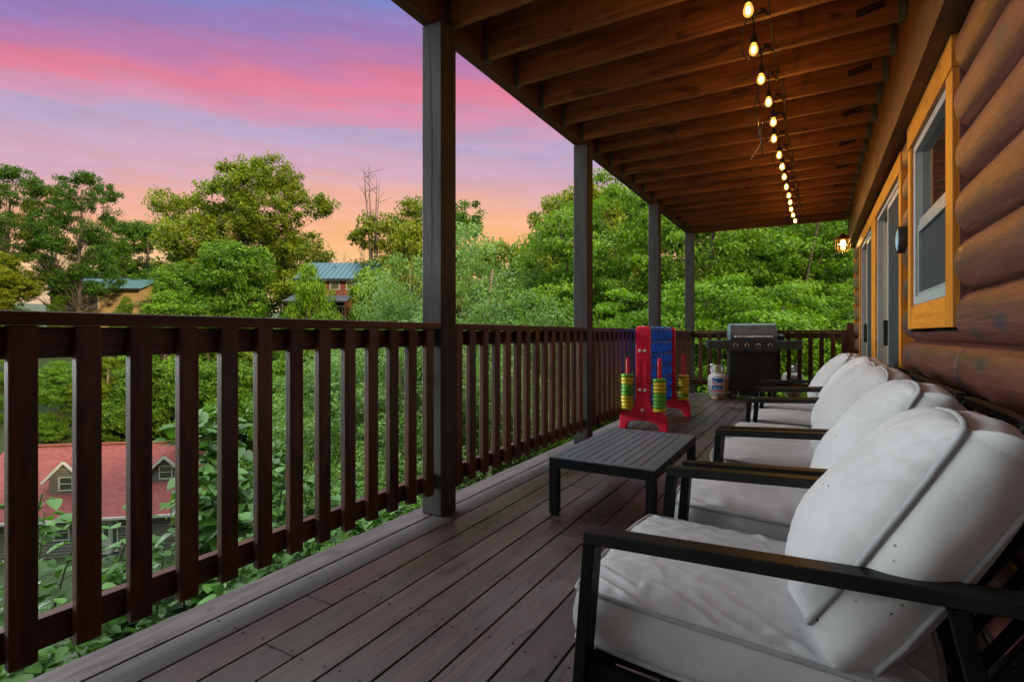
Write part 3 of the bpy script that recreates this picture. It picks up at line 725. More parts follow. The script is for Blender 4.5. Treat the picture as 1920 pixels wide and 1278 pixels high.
# ================================================================== seating
def nz(x, y, z): return mnoise.noise(Vector((x, y, z)))
def cushion(name, parent, W, D, T_, puff_t, puff_b, place, seed, n=64, wr=1.0, back=False):
    """boxed cushion with piping; place(a,b,c) maps width, depth, thickness coords to the parent's frame"""
    rows = 7; vs = []; fs = []
    us = [math.sin((i / n * 2 - 1) * math.pi / 2 * .93) / math.sin(math.pi / 2 * .93) for i in range(n + 1)]
    def plan(u, v):
        k = 1 - (.105 if back else .045) * (u * u * v * v) ** 1.3
        wob = .006 * nz(u * 1.5 + seed, v * 1.5, seed * 3.1)
        return (u * W / 2 * k + wob * abs(v), v * D / 2 * k + wob * abs(u))
    def hgt(u, v, top):
        pf = (puff_t if top else puff_b)
        e = max(0, (1 - abs(u) ** 2.6)) * max(0, (1 - abs(v) ** 2.6))
        h = pf * e ** .55
        if back: h *= 1.0 - .22 * v + .06 * nz(u * 1.3, v * 1.3, seed)
        if top:
            edge_u = max(0, 1 - (1 - abs(u)) / .34) ; edge_v = max(0, 1 - (1 - abs(v)) / .34)
            mask = min(1, (1 - max(abs(u), abs(v))) / .05)
            a = .5 + .5 * nz(u * 1.1, v * 1.1, seed + 9)
            w1 = nz(u * 11 + seed, v * 2.6, seed) * edge_v + nz(u * 2.6, v * 11 - seed, seed + 4) * edge_u
            w2 = 1 - abs(nz(u * 3.1 + v * 1.3, v * 2.3 - u, seed + 20)) * 3.2
            h += wr * mask * (.0050 * w1 * (.3 + a) + .0030 * max(0, w2) * a + .004 * nz(u * 2, v * 2, seed + 33))
            w3 = max(0, 1 - abs(nz(u * 4.5 + v * 3, v * 1.8 + seed, seed + 70)) * 9); h += wr * mask * .0070 * w3 * (.25 + max(edge_u, edge_v))
            h -= wr * .003 * mask * abs(nz(u * 7 + v * 5, v * 6 - u * 4, seed + 55))
        return h
    idx = {}
    for i in range(n + 1):
        for j in range(n + 1):
            u, v = us[i], us[j]; a, b_ = plan(u, v)
            idx[(i, j, 1)] = len(vs); vs.append(place(a, b_, T_ / 2 + hgt(u, v, True)))
    for i in range(n + 1):
        for j in range(n + 1):
            u, v = us[i], us[j]; a, b_ = plan(u, v)
            idx[(i, j, 0)] = len(vs); vs.append(place(a, b_, -T_ / 2 - hgt(u, v, False)))
    for i in range(n):
        for j in range(n):
            fs.append((idx[(i, j, 1)], idx[(i + 1, j, 1)], idx[(i + 1, j + 1, 1)], idx[(i, j + 1, 1)]))
            fs.append((idx[(i, j, 0)], idx[(i, j + 1, 0)], idx[(i + 1, j + 1, 0)], idx[(i + 1, j, 0)]))
    loop = [(i, 0) for i in range(n)] + [(n, j) for j in range(n)] + [(i, n) for i in range(n, 0, -1)] + [(0, j) for j in range(n, 0, -1)]
    rings = [[idx[(i, j, 1)] for (i, j) in loop]]
    for r_ in range(1, rows):
        t = r_ / rows; ring = []
        for (i, j) in loop:
            u, v = us[i], us[j]; a, b_ = plan(u, v); bul = (.026 if back else .010) * math.sin(math.pi * t) + (.010 if back else .004) * wr * nz(a * 9, b_ * 9, t * 2 + seed) * math.sin(math.pi * t)
            L_ = math.hypot(a / (W / 2), b_ / (D / 2))
            ring.append(len(vs)); 
            au = a + bul * (1 if u > .99 else -1 if u < -.99 else 0); bv = b_ + bul * (1 if v > .99 else -1 if v < -.99 else 0)
            vs.append(place(au, bv, T_ / 2 - T_ * t))
        rings.append(ring)
    rings.append([idx[(i, j, 0)] for (i, j) in loop]); m_ = len(loop)
    for a_, c_ in zip(rings, rings[1:]):
        for k in range(m_): fs.append((a_[k], c_[k], c_[(k + 1) % m_], a_[(k + 1) % m_]))
    mb = MB(); mb._add(vs, fs, .5); o = mb.build(name, 'cushion_fabric', parent, smooth=True)
    o.data.shade_smooth()
    pp = MB()
    for top in (1, 0):
        pts = []
        for (i, j) in loop[::2]:
            a, b_ = plan(us[i], us[j]); q = 1.006
            jit = .0012 * nz(a * 40, b_ * 40, seed)
            pts.append(Vector(place(a * q, b_ * q, (T_ / 2 + .002 if top else -T_ / 2 - .002) + jit)))
        pp.tube(pts, .0058, 8, closed=True)
    p_ = pp.build('piping', 'piping', o, smooth=True); p_.data.shade_smooth()
    return o
AH = .62
def seating(name, loc, rz, W, seats, label, cat, group, seed, near_n=64, rise=.042, frame_extra=True):
    e = empty(name, (loc[0], loc[1], 0), rz, label, cat, group)
    D = .80; bw = .046; bt = .026
    for side in (0, 1):
        yc = bw / 2 if side == 0 else W - bw / 2
        b = MB(); b.obox((.013, yc, AH - bt), (-.035, yc, 0.003), bw, .026, (1, 0, 0)); b.build('front_leg', 'chair_metal', e, bevel=.002)
        b = MB(); b.obox((0, yc, AH - bt / 2), (D, yc, AH - bt / 2 + rise), bw, bt, (0, 0, 1)); b.build('armrest', 'chair_arm_metal', e, bevel=.003)
        b = MB(); b.obox((.60, yc, AH - bt + rise * .7), (.74, yc, 0.003), bw, .026, (1, 0, 0)); b.build('rear_leg', 'chair_metal', e, bevel=.002)
        b = MB(); b.obox((-.004, yc, .325), (.66, yc, .30), .024, .045); b.build('seat_rail', 'chair_metal', e, bevel=.002)
    b = MB(); b.box(.0, .03, bw + .001, W - bw - .001, .30, .345); b.box(.62, .65, bw + .001, W - bw - .001, .27, .315)
    yy = bw + .06
    while yy < W - bw - .05: b.box(.031, .619, yy, yy + .045, .300, .310); yy += .11
    b.build('seat_frame', 'chair_metal', e, bevel=.002)
    b = MB()
    for yc in (bw + .014, W - bw - .014): b.obox((.53, yc, .29), (.835, yc, .79), .026, .034, (1, 0, 0))
    b.obox((.838, bw + .002, .797), (.838, W - bw - .002, .797), .034, .030, (0, 0, 1))
    b.build('back_frame', 'chair_arm_metal', e, bevel=.002)
    yy = bw + .10
    while yy < W - bw - .09:
        b = MB(); b.obox((.55, yy, .315), (.828, yy, .785), .034, .008, (1, 0, 0)); b.build('back_slat', 'chair_metal', e, bevel=.001); yy += .105
    inner = W - 2 * bw - .006; w1 = inner / seats
    s = Vector((.509, 0, .861)); nn = Vector((-.861, 0, .509))
    for k in range(seats):
        yc = bw + .003 + w1 * (k + .5); rr = random.Random(seed * 10 + k)
        da = rr.uniform(-.006, .006)
        cushion('seat_cushion', e, w1 - .006, .66, .105, .034, .0, lambda a, b_, c, yc=yc: (.275 + b_, yc + a, .405 + c - .03 * b_), seed + k * .37, near_n, .85)
        C = Vector((.400, yc, .474)) + s * .232 - nn * .05
        tl = rr.uniform(-.02, .02)
        if name == 'lounge_chair' and seed == 1: tl = 0
        cushion('back_cushion', e, w1 + .0, .466, .110, .098, .045,
                lambda a, b_, c, C=C, tl=tl, roll=(.085 if seed == 1 else rr.uniform(-.03, .06)): tuple(C + s * b_ + nn * c + Vector((tl * a, a + tl * b_, -roll * a))), seed + 5 + k * .53, near_n, .8, True)
    return e
G = 'patio seating with pale grey cushions along the log wall'
seating('lounge_chair', (-.415, 1.01), R(-2), .66, 1, 'nearest black metal lounge chair with pale grey cushions, cropped at the lower right', 'lounge chair', G, 1, 110)
seating('lounge_chair', (-.365, 1.715), R(0), .70, 1, 'second lounge chair from the viewer, beside the slatted table', 'lounge chair', G, 2, 80)
seating('loveseat', (-.365, 2.45), R(0), 1.20, 2, 'black metal loveseat with two pale grey seat cushions, between the pairs of lounge chairs', 'loveseat', G, 3, 60)
seating('lounge_chair', (-.33, 3.70), R(1), .67, 1, 'lounge chair next to the far end of the loveseat', 'lounge chair', G, 6, 48)
seating('lounge_chair', (-.39, 4.42), R(1), .70, 1, 'farthest lounge chair, nearest the gas grill', 'lounge chair', G, 8, 40)

# ================================================================== slatted coffee table
tb = empty('coffee_table', (-1.006, 3.22, 0), 0, 'low dark grey metal coffee table with slatted top', 'table')
hx, hy, tz = .302, .535, .330
b = MB(); b.box(-hx, hx, -hy, -hy + .045, tz - .006, tz); b.box(-hx, hx, hy - .045, hy, tz - .006, tz); b.box(-hx, -hx + .04, -hy + .045, hy - .045, tz - .006, tz); b.box(hx - .04, hx, -hy + .045, hy - .045, tz - .006, tz)
b.build('top_frame', 'table_metal', tb)
b = MB(); ns = 10; w_ = (2 * hx - .08) / ns
for k in range(ns): b.box(-hx + .04 + w_ * k + .003, -hx + .04 + w_ * (k + 1) - .003, -hy + .0455, hy - .0455, tz - .008, tz - .001)
b.build('top_slats', 'table_metal', tb, bevel=.001)
b = MB(); b.box(-hx, hx, -hy, -hy + .022, tz - .058, tz - .0065); b.box(-hx, hx, hy - .022, hy, tz - .058, tz - .0065); b.box(-hx, -hx + .022, -hy + .023, hy - .023, tz - .058, tz - .0065); b.box(hx - .022, hx, -hy + .023, hy - .023, tz - .058, tz - .0065)
b.box(-hx + .03, hx - .03, -.02, .02, tz - .03, tz - .0095)
b.build('apron', 'table_frame_metal', tb, bevel=.002)
for sx in (-1, 1):
    for sy in (-1, 1):
        b = MB(); cx, cy = sx * (hx - .025), sy * (hy - .025); b.box(cx - .0255, cx + .0255, cy - .0255, cy + .0255, .012, tz - .0585); b.box(cx - .018, cx + .018, cy - .018, cy + .018, 0.001, .012)
        b.build('leg', 'table_frame_metal', tb, bevel=.002)

# ================================================================== giant four-in-a-row game
gm = empty('giant_board_game', (-1.585, 5.57, 0), 0, 'giant four in a row game with red end panels and a blue grid', 'lawn game')
half = [(.0, 1.115), (.055, 1.115), (.068, 1.10), (.075, 1.075), (.075, .40), (.079, .29), (.10, .235), (.125, .21), (.16, .203), (.215, .200), (.240, .180), (.252, .14), (.256, .08), (.264, .0), (.185, .0), (.175, .045), (.15, .075), (.10, .092), (.05, .098), (.0, .10)]
outl = half + [(-x, z) for (x, z) in half[::-1][1:-1]]
GL = 1.17
for yy in (0, GL):
    b = MB(); b.prism(outl, yy - .035, yy + .035); p_ = b.build('end_panel', 'red_plastic', gm, bevel=.010, segs=3)
    f = -1 if yy == 0 else 1
    b = MB()
    for sx in (-.036, .036):
        if sx > 0: b.build('moulded_rib', 'red_plastic', p_, bevel=.003); b = MB()
        b.prism([(sx + .017 * math.cos(t), (.72 if math.sin(t) > 0 else .50) + .017 * math.sin(t)) for t in np.linspace(.01, 2 * math.pi - .2, 22)], yy + f * .034, yy + f * .042)
    b.build('moulded_rib', 'red_plastic', p_, bevel=.003); b = MB()
    b.prism([(-.095, .115), (.095, .115), (.095, .172), (-.095, .172)], yy + f * .034, yy + f * .0385)
    b.build('moulded_plate', 'red_plastic', p_, bevel=.001); b = MB()
    b.lathe([(.026, .034), (.030, .039), (.034, .034)], (0, yy, .995), 20, 'y') if f > 0 else b.lathe([(.026, -.034), (.030, -.039), (.034, -.034)], (0, yy, .995), 20, 'y')
    b.build('moulded_circle', 'red_plastic', p_)
    for sx in (-.172, .172):
        b = MB(); b.obox((sx, yy + f * .036, .165), (sx, yy + f * .036, .203), .018, .014); b.build('peg_lug', 'red_plastic', p_, bevel=.003)
    for (sx, sz) in ((-.027, .85), (.027, .85), (-.025, .43), (.027, .43), (0, .213)):
        b = MB(); b.lathe([(0, f * .034), (.017, f * .034), (.017, f * .044), (.012, f * .048), (0, f * .048)], (sx, yy, sz), 14, 'y'); b.build('bolt', 'bolt_plastic', p_, smooth='auto')
    b = MB(); b.lathe([(0, f * .0355), (.009, f * .0355), (0, f * .0365)], (0, yy, 1.07), 12, 'y'); b.build('hole', 'interior_dark', p_)
b = MB(); nc, nr = 7, 6; cw = (GL - .08) / nc; rh = .143; q = 24
for c_ in range(nc):
    for r_ in range(nr):
        cy = .04 + cw * (c_ + .5); cz = .235 + rh * (r_ + .5); vs = []; fs = []
        for k in range(q):
            a = 2 * math.pi * (k + .5) / q; ca, sa = math.cos(a), math.sin(a); m_ = 1 / max(abs(ca), abs(sa))
            for (fr, rad, xx) in ((1, 0, .026), (0, .069, .034), (0, .064, .050), (0, .057, .052), (0, .052, .030), (0, .052, -.030), (0, .057, -.052), (0, .064, -.050), (0, .069, -.034), (1, 0, -.026)):
                if fr: vs.append((xx, cy + ca * m_ * cw / 2, cz + sa * m_ * rh / 2))
                else: vs.append((xx, cy + ca * rad, cz + sa * rad))
        for k in range(q):
            k2 = (k + 1) % q
            for i in range(9): fs.append((k * 10 + i, k * 10 + i + 1, k2 * 10 + i + 1, k2 * 10 + i))
        b._add(vs, fs, .5)
    cy = .04 + cw * (c_ + .5)
    b.prism([(cy - cw * .5 * math.cos(t), 1.093 + .022 * math.sin(t)) for t in np.linspace(0, math.pi, 10)], -.045, .045, 'yz')
b.box(-.04, .04, .035, GL - .035, .215, .234)
gr_ = b.build('blue_grid', 'blue_plastic', gm, smooth='auto')
pegs = [(-.172, 0), (.172, 0), (.172, GL), (-.172, GL)]
for (sx, yy) in pegs:
    b = MB(); b.lathe([(.024, .20), (.024, .745), (.020, .765), (.010, .775), (0, .778)], (sx, yy, 0), 16); b.build('ring_peg', 'peg_plastic', gm, smooth='auto')
stacks = ['GYYGGGYYYY', 'GYYYGGGGY', 'YYYYYYGY', 'GYGYYG']
pegname = ['left peg of the near red panel', 'right peg of the near red panel', 'far red panel peg', 'hidden peg behind the blue grid']
ords = ['top', 'second', 'third', 'fourth', 'fifth', 'sixth', 'seventh', 'eighth', 'ninth', 'lowest']
protos = {}
for cc, mt in (('G', 'green_plastic'), ('Y', 'yellow_plastic')):
    b = MB(); b.lathe([(.026, -.016), (.034, -.019), (.058, -.019), (.068, -.013), (.070, 0), (.068, .013), (.058, .019), (.034, .019), (.026, .016)], n=36, closed=True)
    protos[cc] = b.build('plastic_ring', mt, smooth='auto'); protos[cc].location = (0, 0, 0)
used = {'G': False, 'Y': False}; rr = random.Random(4)
for si, (st, (sx, yy)) in enumerate(zip(stacks, pegs)):
    n_ = len(st)
    for k, ch in enumerate(st):
        o_ = protos[ch]
        if used[ch]: o_ = o_.copy(); COL.objects.link(o_)
        used[ch] = True
        z = .205 + .0195 + .0395 * (n_ - 1 - k)
        o_.location = (-1.585 + sx + rr.uniform(-.002, .002), 5.57 + yy + rr.uniform(-.002, .002), z)
        nm = 'lowest' if k == n_ - 1 else ords[k]
        tag(o_, f"{'green' if ch == 'G' else 'yellow'} plastic ring, {nm} in the stack on the {pegname[si]}", 'ring', 'stacked game rings')

# ================================================================== gas grill
gx, gy = ray(1408, 8.45)
GR = TH - R(17)
gl = empty('gas_grill', (gx, gy, 0), GR, 'black and grey four burner gas grill on a wheeled cabinet', 'grill')
b = MB(); b.box(-.368, .368, -.25, .22, .13, .752); b.build('cabinet', 'grill_cabinet', gl, bevel=.006)
b = MB(); b.box(-.345, -.003, -.257, -.2505, .16, .735); b.box(.003, .345, -.257, -.2505, .16, .735); b.build('cabinet_door', 'grill_cabinet', gl, bevel=.003)
b = MB(); b.box(-.36, .36, -.24, .21, .753, .93); b.build('firebox', 'grill_black', gl, bevel=.008)
b = MB(); b.prism([(-.29, .925), (-.27, .925), (-.245, .755), (-.29, .755)], -.374, .374, 'yz'); b.build('control_panel', 'grill_grey', gl, bevel=.004)
# yz prism has h along x
for i, kx in enumerate((-.285, -.105, .072, .255)):
    b = MB(); b.lathe([(.0, -.292), (.040, -.292), (.040, -.300), (.032, -.304), (.028, -.304)], (kx, 0, .845), 24, 'y'); kb = b.build('knob_bezel', 'steel', gl, smooth='auto')
    b = MB(); b.lathe([(.029, -.303), (.026, -.325), (.022, -.332), (0, -.333)], (kx, 0, .845), 24, 'y'); b.box(kx - .005, kx + .005, -.337, -.33, .822, .868); b.build('knob', 'grill_black', kb, smooth='auto')
lid = [(-.265, .932), (-.272, .99), (-.262, 1.055), (-.205, 1.175), (-.14, 1.195), (.10, 1.19), (.19, 1.10), (.20, .932)]
b = MB(); b.prism(lid, -.352, .352, 'yz'); b.prism([(y_ * 1.02, .93 + (z_ - .93) * 1.015) for (y_, z_) in lid], -.366, -.3525, 'yz'); b.prism([(y_ * 1.02, .93 + (z_ - .93) * 1.015) for (y_, z_) in lid], .3525, .366, 'yz')
ld = b.build('lid', 'grill_lid', gl, bevel=.006)
b = MB(); b.tube([(-.30, -.268, .99), (-.30, -.305, .985), (-.27, -.318, .985), (.27, -.318, .985), (.30, -.305, .985), (.30, -.268, .99)], .011, 10); b.build('lid_handle', 'steel', ld, smooth='auto')
# emblem on the lid: small bird-like mark over a bar, as a thin plate on the sloping front
b = MB(); base = Vector((0, -.2225, 1.142)); upv = Vector((0, .429, .903)).normalized(); nv = Vector((0, -.903, .429))
def plate(pts, t=.002):
    vs = [];
    for o_ in (0.0008, t):
        for (a, c) in pts: vs.append(base + Vector((a, 0, 0)) + upv * c + nv * o_)
    n_ = len(pts); b._add(vs, [tuple(range(n_))[::-1], tuple(range(n_, 2 * n_))] + [(i, (i + 1) % n_, n_ + (i + 1) % n_, n_ + i) for i in range(n_)])
base = Vector((0, -.2335, 1.115))
plate([(-.066, -.010), (.068, -.008), (.068, .001), (-.066, -.001)])
plate([(-.030, .012), (-.022, .026), (-.008, .032), (.006, .022), (.034, .026), (.028, .014), (.008, .010), (-.006, .006), (-.014, .014)])
b.build('lid_emblem', 'grill_black', ld)
for s_, x0, x1 in ((-1, -.735, -.376), (1, .376, .745)):
    b = MB(); b.box(x0, x1, -.27, .20, .905, .928); b.box(x0, x1, -.288, -.271, .79, .928); b.box(x0 if s_ < 0 else x1 - .02, x0 + .02 if s_ < 0 else x1, -.27, .20, .80, .904)
    b.build('side_shelf', 'grill_grey', gl, bevel=.004)
b = MB(); b.lathe([(.07, .93), (.085, .96), (.085, 1.0), (.06, 1.03), (0, 1.035)], (.455, .02, 0), 20); b.tube([(.50, -.06, 1.03), (.53, -.07, .99), (.55, -.06, .95)], .007, 8)
b.build('side_burner', 'grill_black', gl, smooth='auto')
for wx in (-.37,):
    for wy in (-.19, .17):
        b = MB(); b.lathe([(.066, -.022), (.098, -.022), (.104, -.014), (.104, .014), (.098, .022), (.066, .022)], (wx + .02, wy - .08, .105), 32, 'y', closed=True); wh = b.build('wheel', 'rubber', gl, smooth='auto')
        b = MB(); b.lathe([(0, -.012), (.022, -.016), (.022, .016), (0, .012)], (wx + .02, wy - .08, .105), 14, 'y')
        for k in range(5):
            a = k * 2 * math.pi / 5; b.obox((wx + .02 + .018 * math.cos(a), wy - .08, .105 + .018 * math.sin(a)), (wx + .02 + .07 * math.cos(a), wy - .08, .105 + .07 * math.sin(a)), .02, .018, (0, 1, 0))
        b.build('wheel_hub', 'grill_black', wh)
for wx, wy in ((.33, -.22), (.33, .19)):
    b = MB(); b.box(wx - .03, wx + .03, wy - .03, wy + .03, 0.0, .129); b.build('foot', 'grill_black', gl, bevel=.004)
b = MB(); b.box(-.20, .10, -.1, .12, .03, .128); b.build('drip_tray', 'grill_grey', gl, bevel=.004)
# hose to the tank
tx, ty = ray(1346.5, 8.38)
b = MB(); Mi = Matrix.Rotation(-GR, 4, 'Z') @ Matrix.Translation((-gx, -gy, 0)); tl_ = Mi @ Vector((tx, ty, .50))
b.tube([tl_ + Vector((.03, 0, 0)), tl_ + Vector((.025, 0, .10)), tl_ + Vector((.04, 0, .22)), tl_ + Vector((.12, .02, .30)), Vector((-.40, 0, .84)), Vector((-.35, 0, .86))], .009, 8)
b.build('gas_hose', 'rubber', gl, smooth=True)

gl.scale = (.92, 1, 1)
def tank(loc, rz, label, wrap, collar_open):
    e = empty('propane_tank', (*loc, 0), rz, label, 'gas cylinder', 'propane tanks beside the grill'); RR = .156
    b = MB(); b.lathe([(.0, .045), (.09, .048), (.135, .062), (RR, .10), (RR, .33), (.150, .355), (.125, .385), (.085, .405), (.04, .412), (0, .413)], n=40); bd = b.build('body', 'tank_paint', e, smooth='auto')
    b = MB(); b.lathe([(RR + .0005, .213), (RR + .003, .215), (RR + .003, .222), (RR + .0005, .224)], n=40); b.build('weld_seam', 'tank_paint', bd)
    b = MB(); b.lathe([(.098, .0), (.104, .0), (.104, .05), (.098, .05)], n=32, closed=True); b.build('foot_ring', 'tank_rust', e, smooth='auto')
    b = MB()
    def arc(r0, a0, a1, z0, z1, t=.004, n=14):
        vs = []; 
        for i in range(n + 1):
            a = a0 + (a1 - a0) * i / n
            for (r_, z_) in ((r0, z0), (r0 + t, z0), (r0 + t, z1), (r0, z1)): vs.append((r_ * math.cos(a), r_ * math.sin(a), z_))
        fs = [(0, 1, 2, 3), (n * 4 + 3, n * 4 + 2, n * 4 + 1, n * 4)]
        for i in range(n):
            for j in range(4): fs.append((i * 4 + j, i * 4 + (j + 1) % 4, (i + 1) * 4 + (j + 1) % 4, (i + 1) * 4 + j))
        return vs, fs
    P = math.pi
    for (a0, a1, z0, z1) in ((-P * .95, P * .35, .515, .535), (-P * .95, -P * .72, .395, .515), (-P * .57, -P * .45, .395, .515), (-P * .30, -P * .1, .395, .515), (P * .1, P * .35, .395, .515), (-P * .95, P * .35, .395, .425)):
        v_, f_ = arc(.088, a0, a1, z0, z1); b._add(v_, f_, .4)
    b.build('collar', 'tank_paint', e, smooth='auto')
    b = MB(); b.lathe([(.018, .41), (.018, .455), (.012, .46), (.012, .48)], n=14); b.lathe([(.026, .48), (.028, .485), (.028, .50), (.02, .506), (0, .506)], n=14); b.tube([(0, 0, .445), (.05, 0, .445)], .012, 10)
    b.build('valve', 'brass' if wrap else 'steel', e, smooth='auto')
    if wrap:
        def strip(name, a0, a1, z0, z1, mat, off):
            m_ = MB(); v_, f_ = arc(RR + off, a0, a1, z0, z1, .0008, 12); m_._add(v_, f_, .5); return m_.build(name, mat, bd)
        f0 = -P / 2
        strip('label', f0 - .92, f0 + .26, .115, .335, 'label_white', .0010)
        strip('label_band', f0 - .90, f0 + .22, .255, .330, 'label_blue', .0020)
        strip('label_band', f0 - .90, f0 + .22, .150, .215, 'label_blue', .0020)
        strip('label_band', f0 - .90, f0 + .22, .120, .143, 'label_red', .0020)
        strip('warning_label', f0 + .36, f0 + 1.0, .12, .31, 'tank_rust', .0008)
        # script-like lettering: red flowing stroke with white edge, illegible in the photo
        for (mat, rad, off, nm) in (('label_white', .008, .0045, 'lettering_outline'), ('label_red', .0042, .009, 'lettering')):
            m_ = MB(); pts = []
            for i in range(70):
                t = i / 69; a = f0 - .84 + 1.02 * t; z_ = .238 + .020 * math.sin(t * 44) * (1.7 if t < .12 else .55) + .010 * (1 - t) + (.02 if t < .1 else 0)
                pts.append(((RR + off) * math.cos(a), (RR + off) * math.sin(a), z_))
            m_.tube(pts, rad, 5); o_ = m_.build(nm, mat, bd)
        m_ = MB(); pts = [((RR + .004) * math.cos(f0 - .75 + .9 * t), (RR + .004) * math.sin(f0 - .75 + .9 * t), .30 - .03 * t - .02 * math.sin(t * 5)) for t in np.linspace(0, .45, 10)]
        m_.tube(pts, [.001] + [.005] * 8 + [.001], 5); m_.build('label_swoosh', 'label_white', bd)
        m_ = MB()
        for i in range(11):
            a = f0 - .72 + .055 * i; m_.obox(((RR + .0038) * math.cos(a), (RR + .0038) * math.sin(a), .178), ((RR + .0038) * math.cos(a + .03), (RR + .0038) * math.sin(a + .03), .178), .002, .012 if i % 3 else .018)
        m_.build('small_lettering', 'label_white', bd)
        m_ = MB(); rr = random.Random(9)
        # crumpled silver wrap around the collar
        for k in range(7):
            a = P * .75 + rr.uniform(-.5, .5); p0 = Vector((.085 * math.cos(a), .085 * math.sin(a), .40)); pts = [p0]
            for j in range(4): p0 = p0 + Vector((rr.uniform(-.02, .02), rr.uniform(-.02, .02), .035)); pts.append(p0)
            m_.tube(pts, [rr.uniform(.008, .02) for _ in pts], 6)
        m_.build('crumpled_wrap', 'label_white', e)
    else:
        def strip(name, a0, a1, z0, z1, mat, off):
            m_ = MB(); v_, f_ = arc(RR + off, a0, a1, z0, z1, .0008, 24); m_._add(v_, f_, .5); return m_.build(name, mat, bd)
        strip('label', -P * .95, -P * .05, .235, .325, 'label_white', .001)
        strip('label_band', -P * .80, -P * .30, .285, .312, 'label_blue', .002)
        strip('label', -P * .85, -P * .15, .075 + .03, .165, 'label_white', .001)
    return e
tank((tx, ty), TH - .1, 'white propane tank with blue and red label, left of the grill', True, True)
tx2, ty2 = ray(1486, 8.55)
tank((tx2, ty2), TH, 'worn white propane tank with pale bands, right of the grill', False, False)
# small fallen leaf bits on the deck
for (x, y, s_, lab) in ((-.955, 1.03, .016, 'small dark dry leaf scrap on a deck board at the bottom of the picture'), (-1.58, 1.60, .008, 'tiny yellow petal lying on the deck near the railing')):
    b = MB(); b._add([(x - s_, y, .004), (x - s_ * .2, y + s_ * .9, .010), (x + s_, y + s_ * .2, .005), (x + s_ * .1, y - s_ * .7, .012), (x - s_ * .2, y, .006)], [(0, 4, 1), (1, 4, 2), (2, 4, 3), (3, 4, 0)])
    o_ = b.build('leaf_scrap', 'bark' if s_ > .01 else 'wall_tan'); tag(o_, lab, 'leaf')
# ================================================================== terrain
def smooth(a, b_, x):
    t = min(1, max(0, (x - a) / (b_ - a))); return t * t * (3 - 2 * t)
def gz(x, y):
    u = (-x - 2) * .8 + y * .25
    h = -2.75
    h -= 10.2 * min(1, max(0, (u - 1) / 27)) ** .9
    h += 13.0 * smooth(37, 55, u) + 8 * smooth(60, 140, u)
    if x > 0: h += min(6, x * .15)
    return h
NX = 130; xs = np.concatenate([np.linspace(-400, -60, 30), np.linspace(-57, 20, 78), np.linspace(30, 300, 14)])
ys = np.concatenate([np.linspace(-200, -12, 14), np.linspace(-10, 70, 81), np.linspace(76, 500, 30)])
vs = []; fs = []
for j, y in enumerate(ys):
    for i, x in enumerate(xs):
        bmp = .25 * mnoise.noise(Vector((x * .25, y * .25, 0))) + .06 * mnoise.noise(Vector((x * 1.3, y * 1.3, 3)))
        vs.append((x, y, gz(x, y) + bmp))
nx = len(xs)
for j in range(len(ys) - 1):
    for i in range(nx - 1): fs.append((j * nx + i, j * nx + i + 1, (j + 1) * nx + i + 1, (j + 1) * nx + i))
b = MB(); b._add(vs, fs, .5); g_ = b.build('ground', 'ground_soil', smooth=True); g_.data.shade_smooth(); tag(g_, kind='structure')

# ================================================================== foliage generator
def leaf_mesh(name, C, size, mat, parent=None, seed=0, nrm=None, up=0.6, aspect=.62, R_=None):
    """many small four-point leaves around centres C (n,3)"""
    rs = np.random.RandomState(seed); n = len(C)
    nv = rs.normal(size=(n, 3)) * .75
    if nrm is not None: nv += nrm * .55
    nv[:, 2] += up; nv /= np.linalg.norm(nv, axis=1)[:, None] + 1e-9
    t = rs.normal(size=(n, 3)); t -= nv * (t * nv).sum(1)[:, None]; t /= np.linalg.norm(t, axis=1)[:, None] + 1e-9
    t[:, 2] -= .25; s = np.cross(nv, t); s /= np.linalg.norm(s, axis=1)[:, None] + 1e-9
    L = (size * rs.uniform(.6, 1.25, n))[:, None]
    fold = nv * L * .12
    V = np.stack([C - t * L * .5, C + s * L * aspect * .5 + fold, C + t * L * .5, C - s * L * aspect * .5 + fold], 1).reshape(-1, 3)
    me = bpy.data.meshes.new(name)
    me.vertices.add(n * 4); me.vertices.foreach_set('co', V.astype(np.float32).ravel())
    me.loops.add(n * 4); me.loops.foreach_set('vertex_index', np.arange(n * 4, dtype=np.int32))
    me.polygons.add(n); me.polygons.foreach_set('loop_start', np.arange(0, n * 4, 4, dtype=np.int32)); me.polygons.foreach_set('loop_total', np.full(n, 4, dtype=np.int32))
    me.update(calc_edges=True)
    at = me.attributes.new('rnd', 'FLOAT', 'FACE')
    at.data.foreach_set('value', (rs.uniform(0, 1, n) * .7 + (R_ if R_ is not None else .15)).astype(np.float32).clip(0, 1))
    me.materials.append(MATS[mat])
    o = bpy.data.objects.new(name, me); COL.objects.link(o)
    if parent: o.parent = parent
    return o
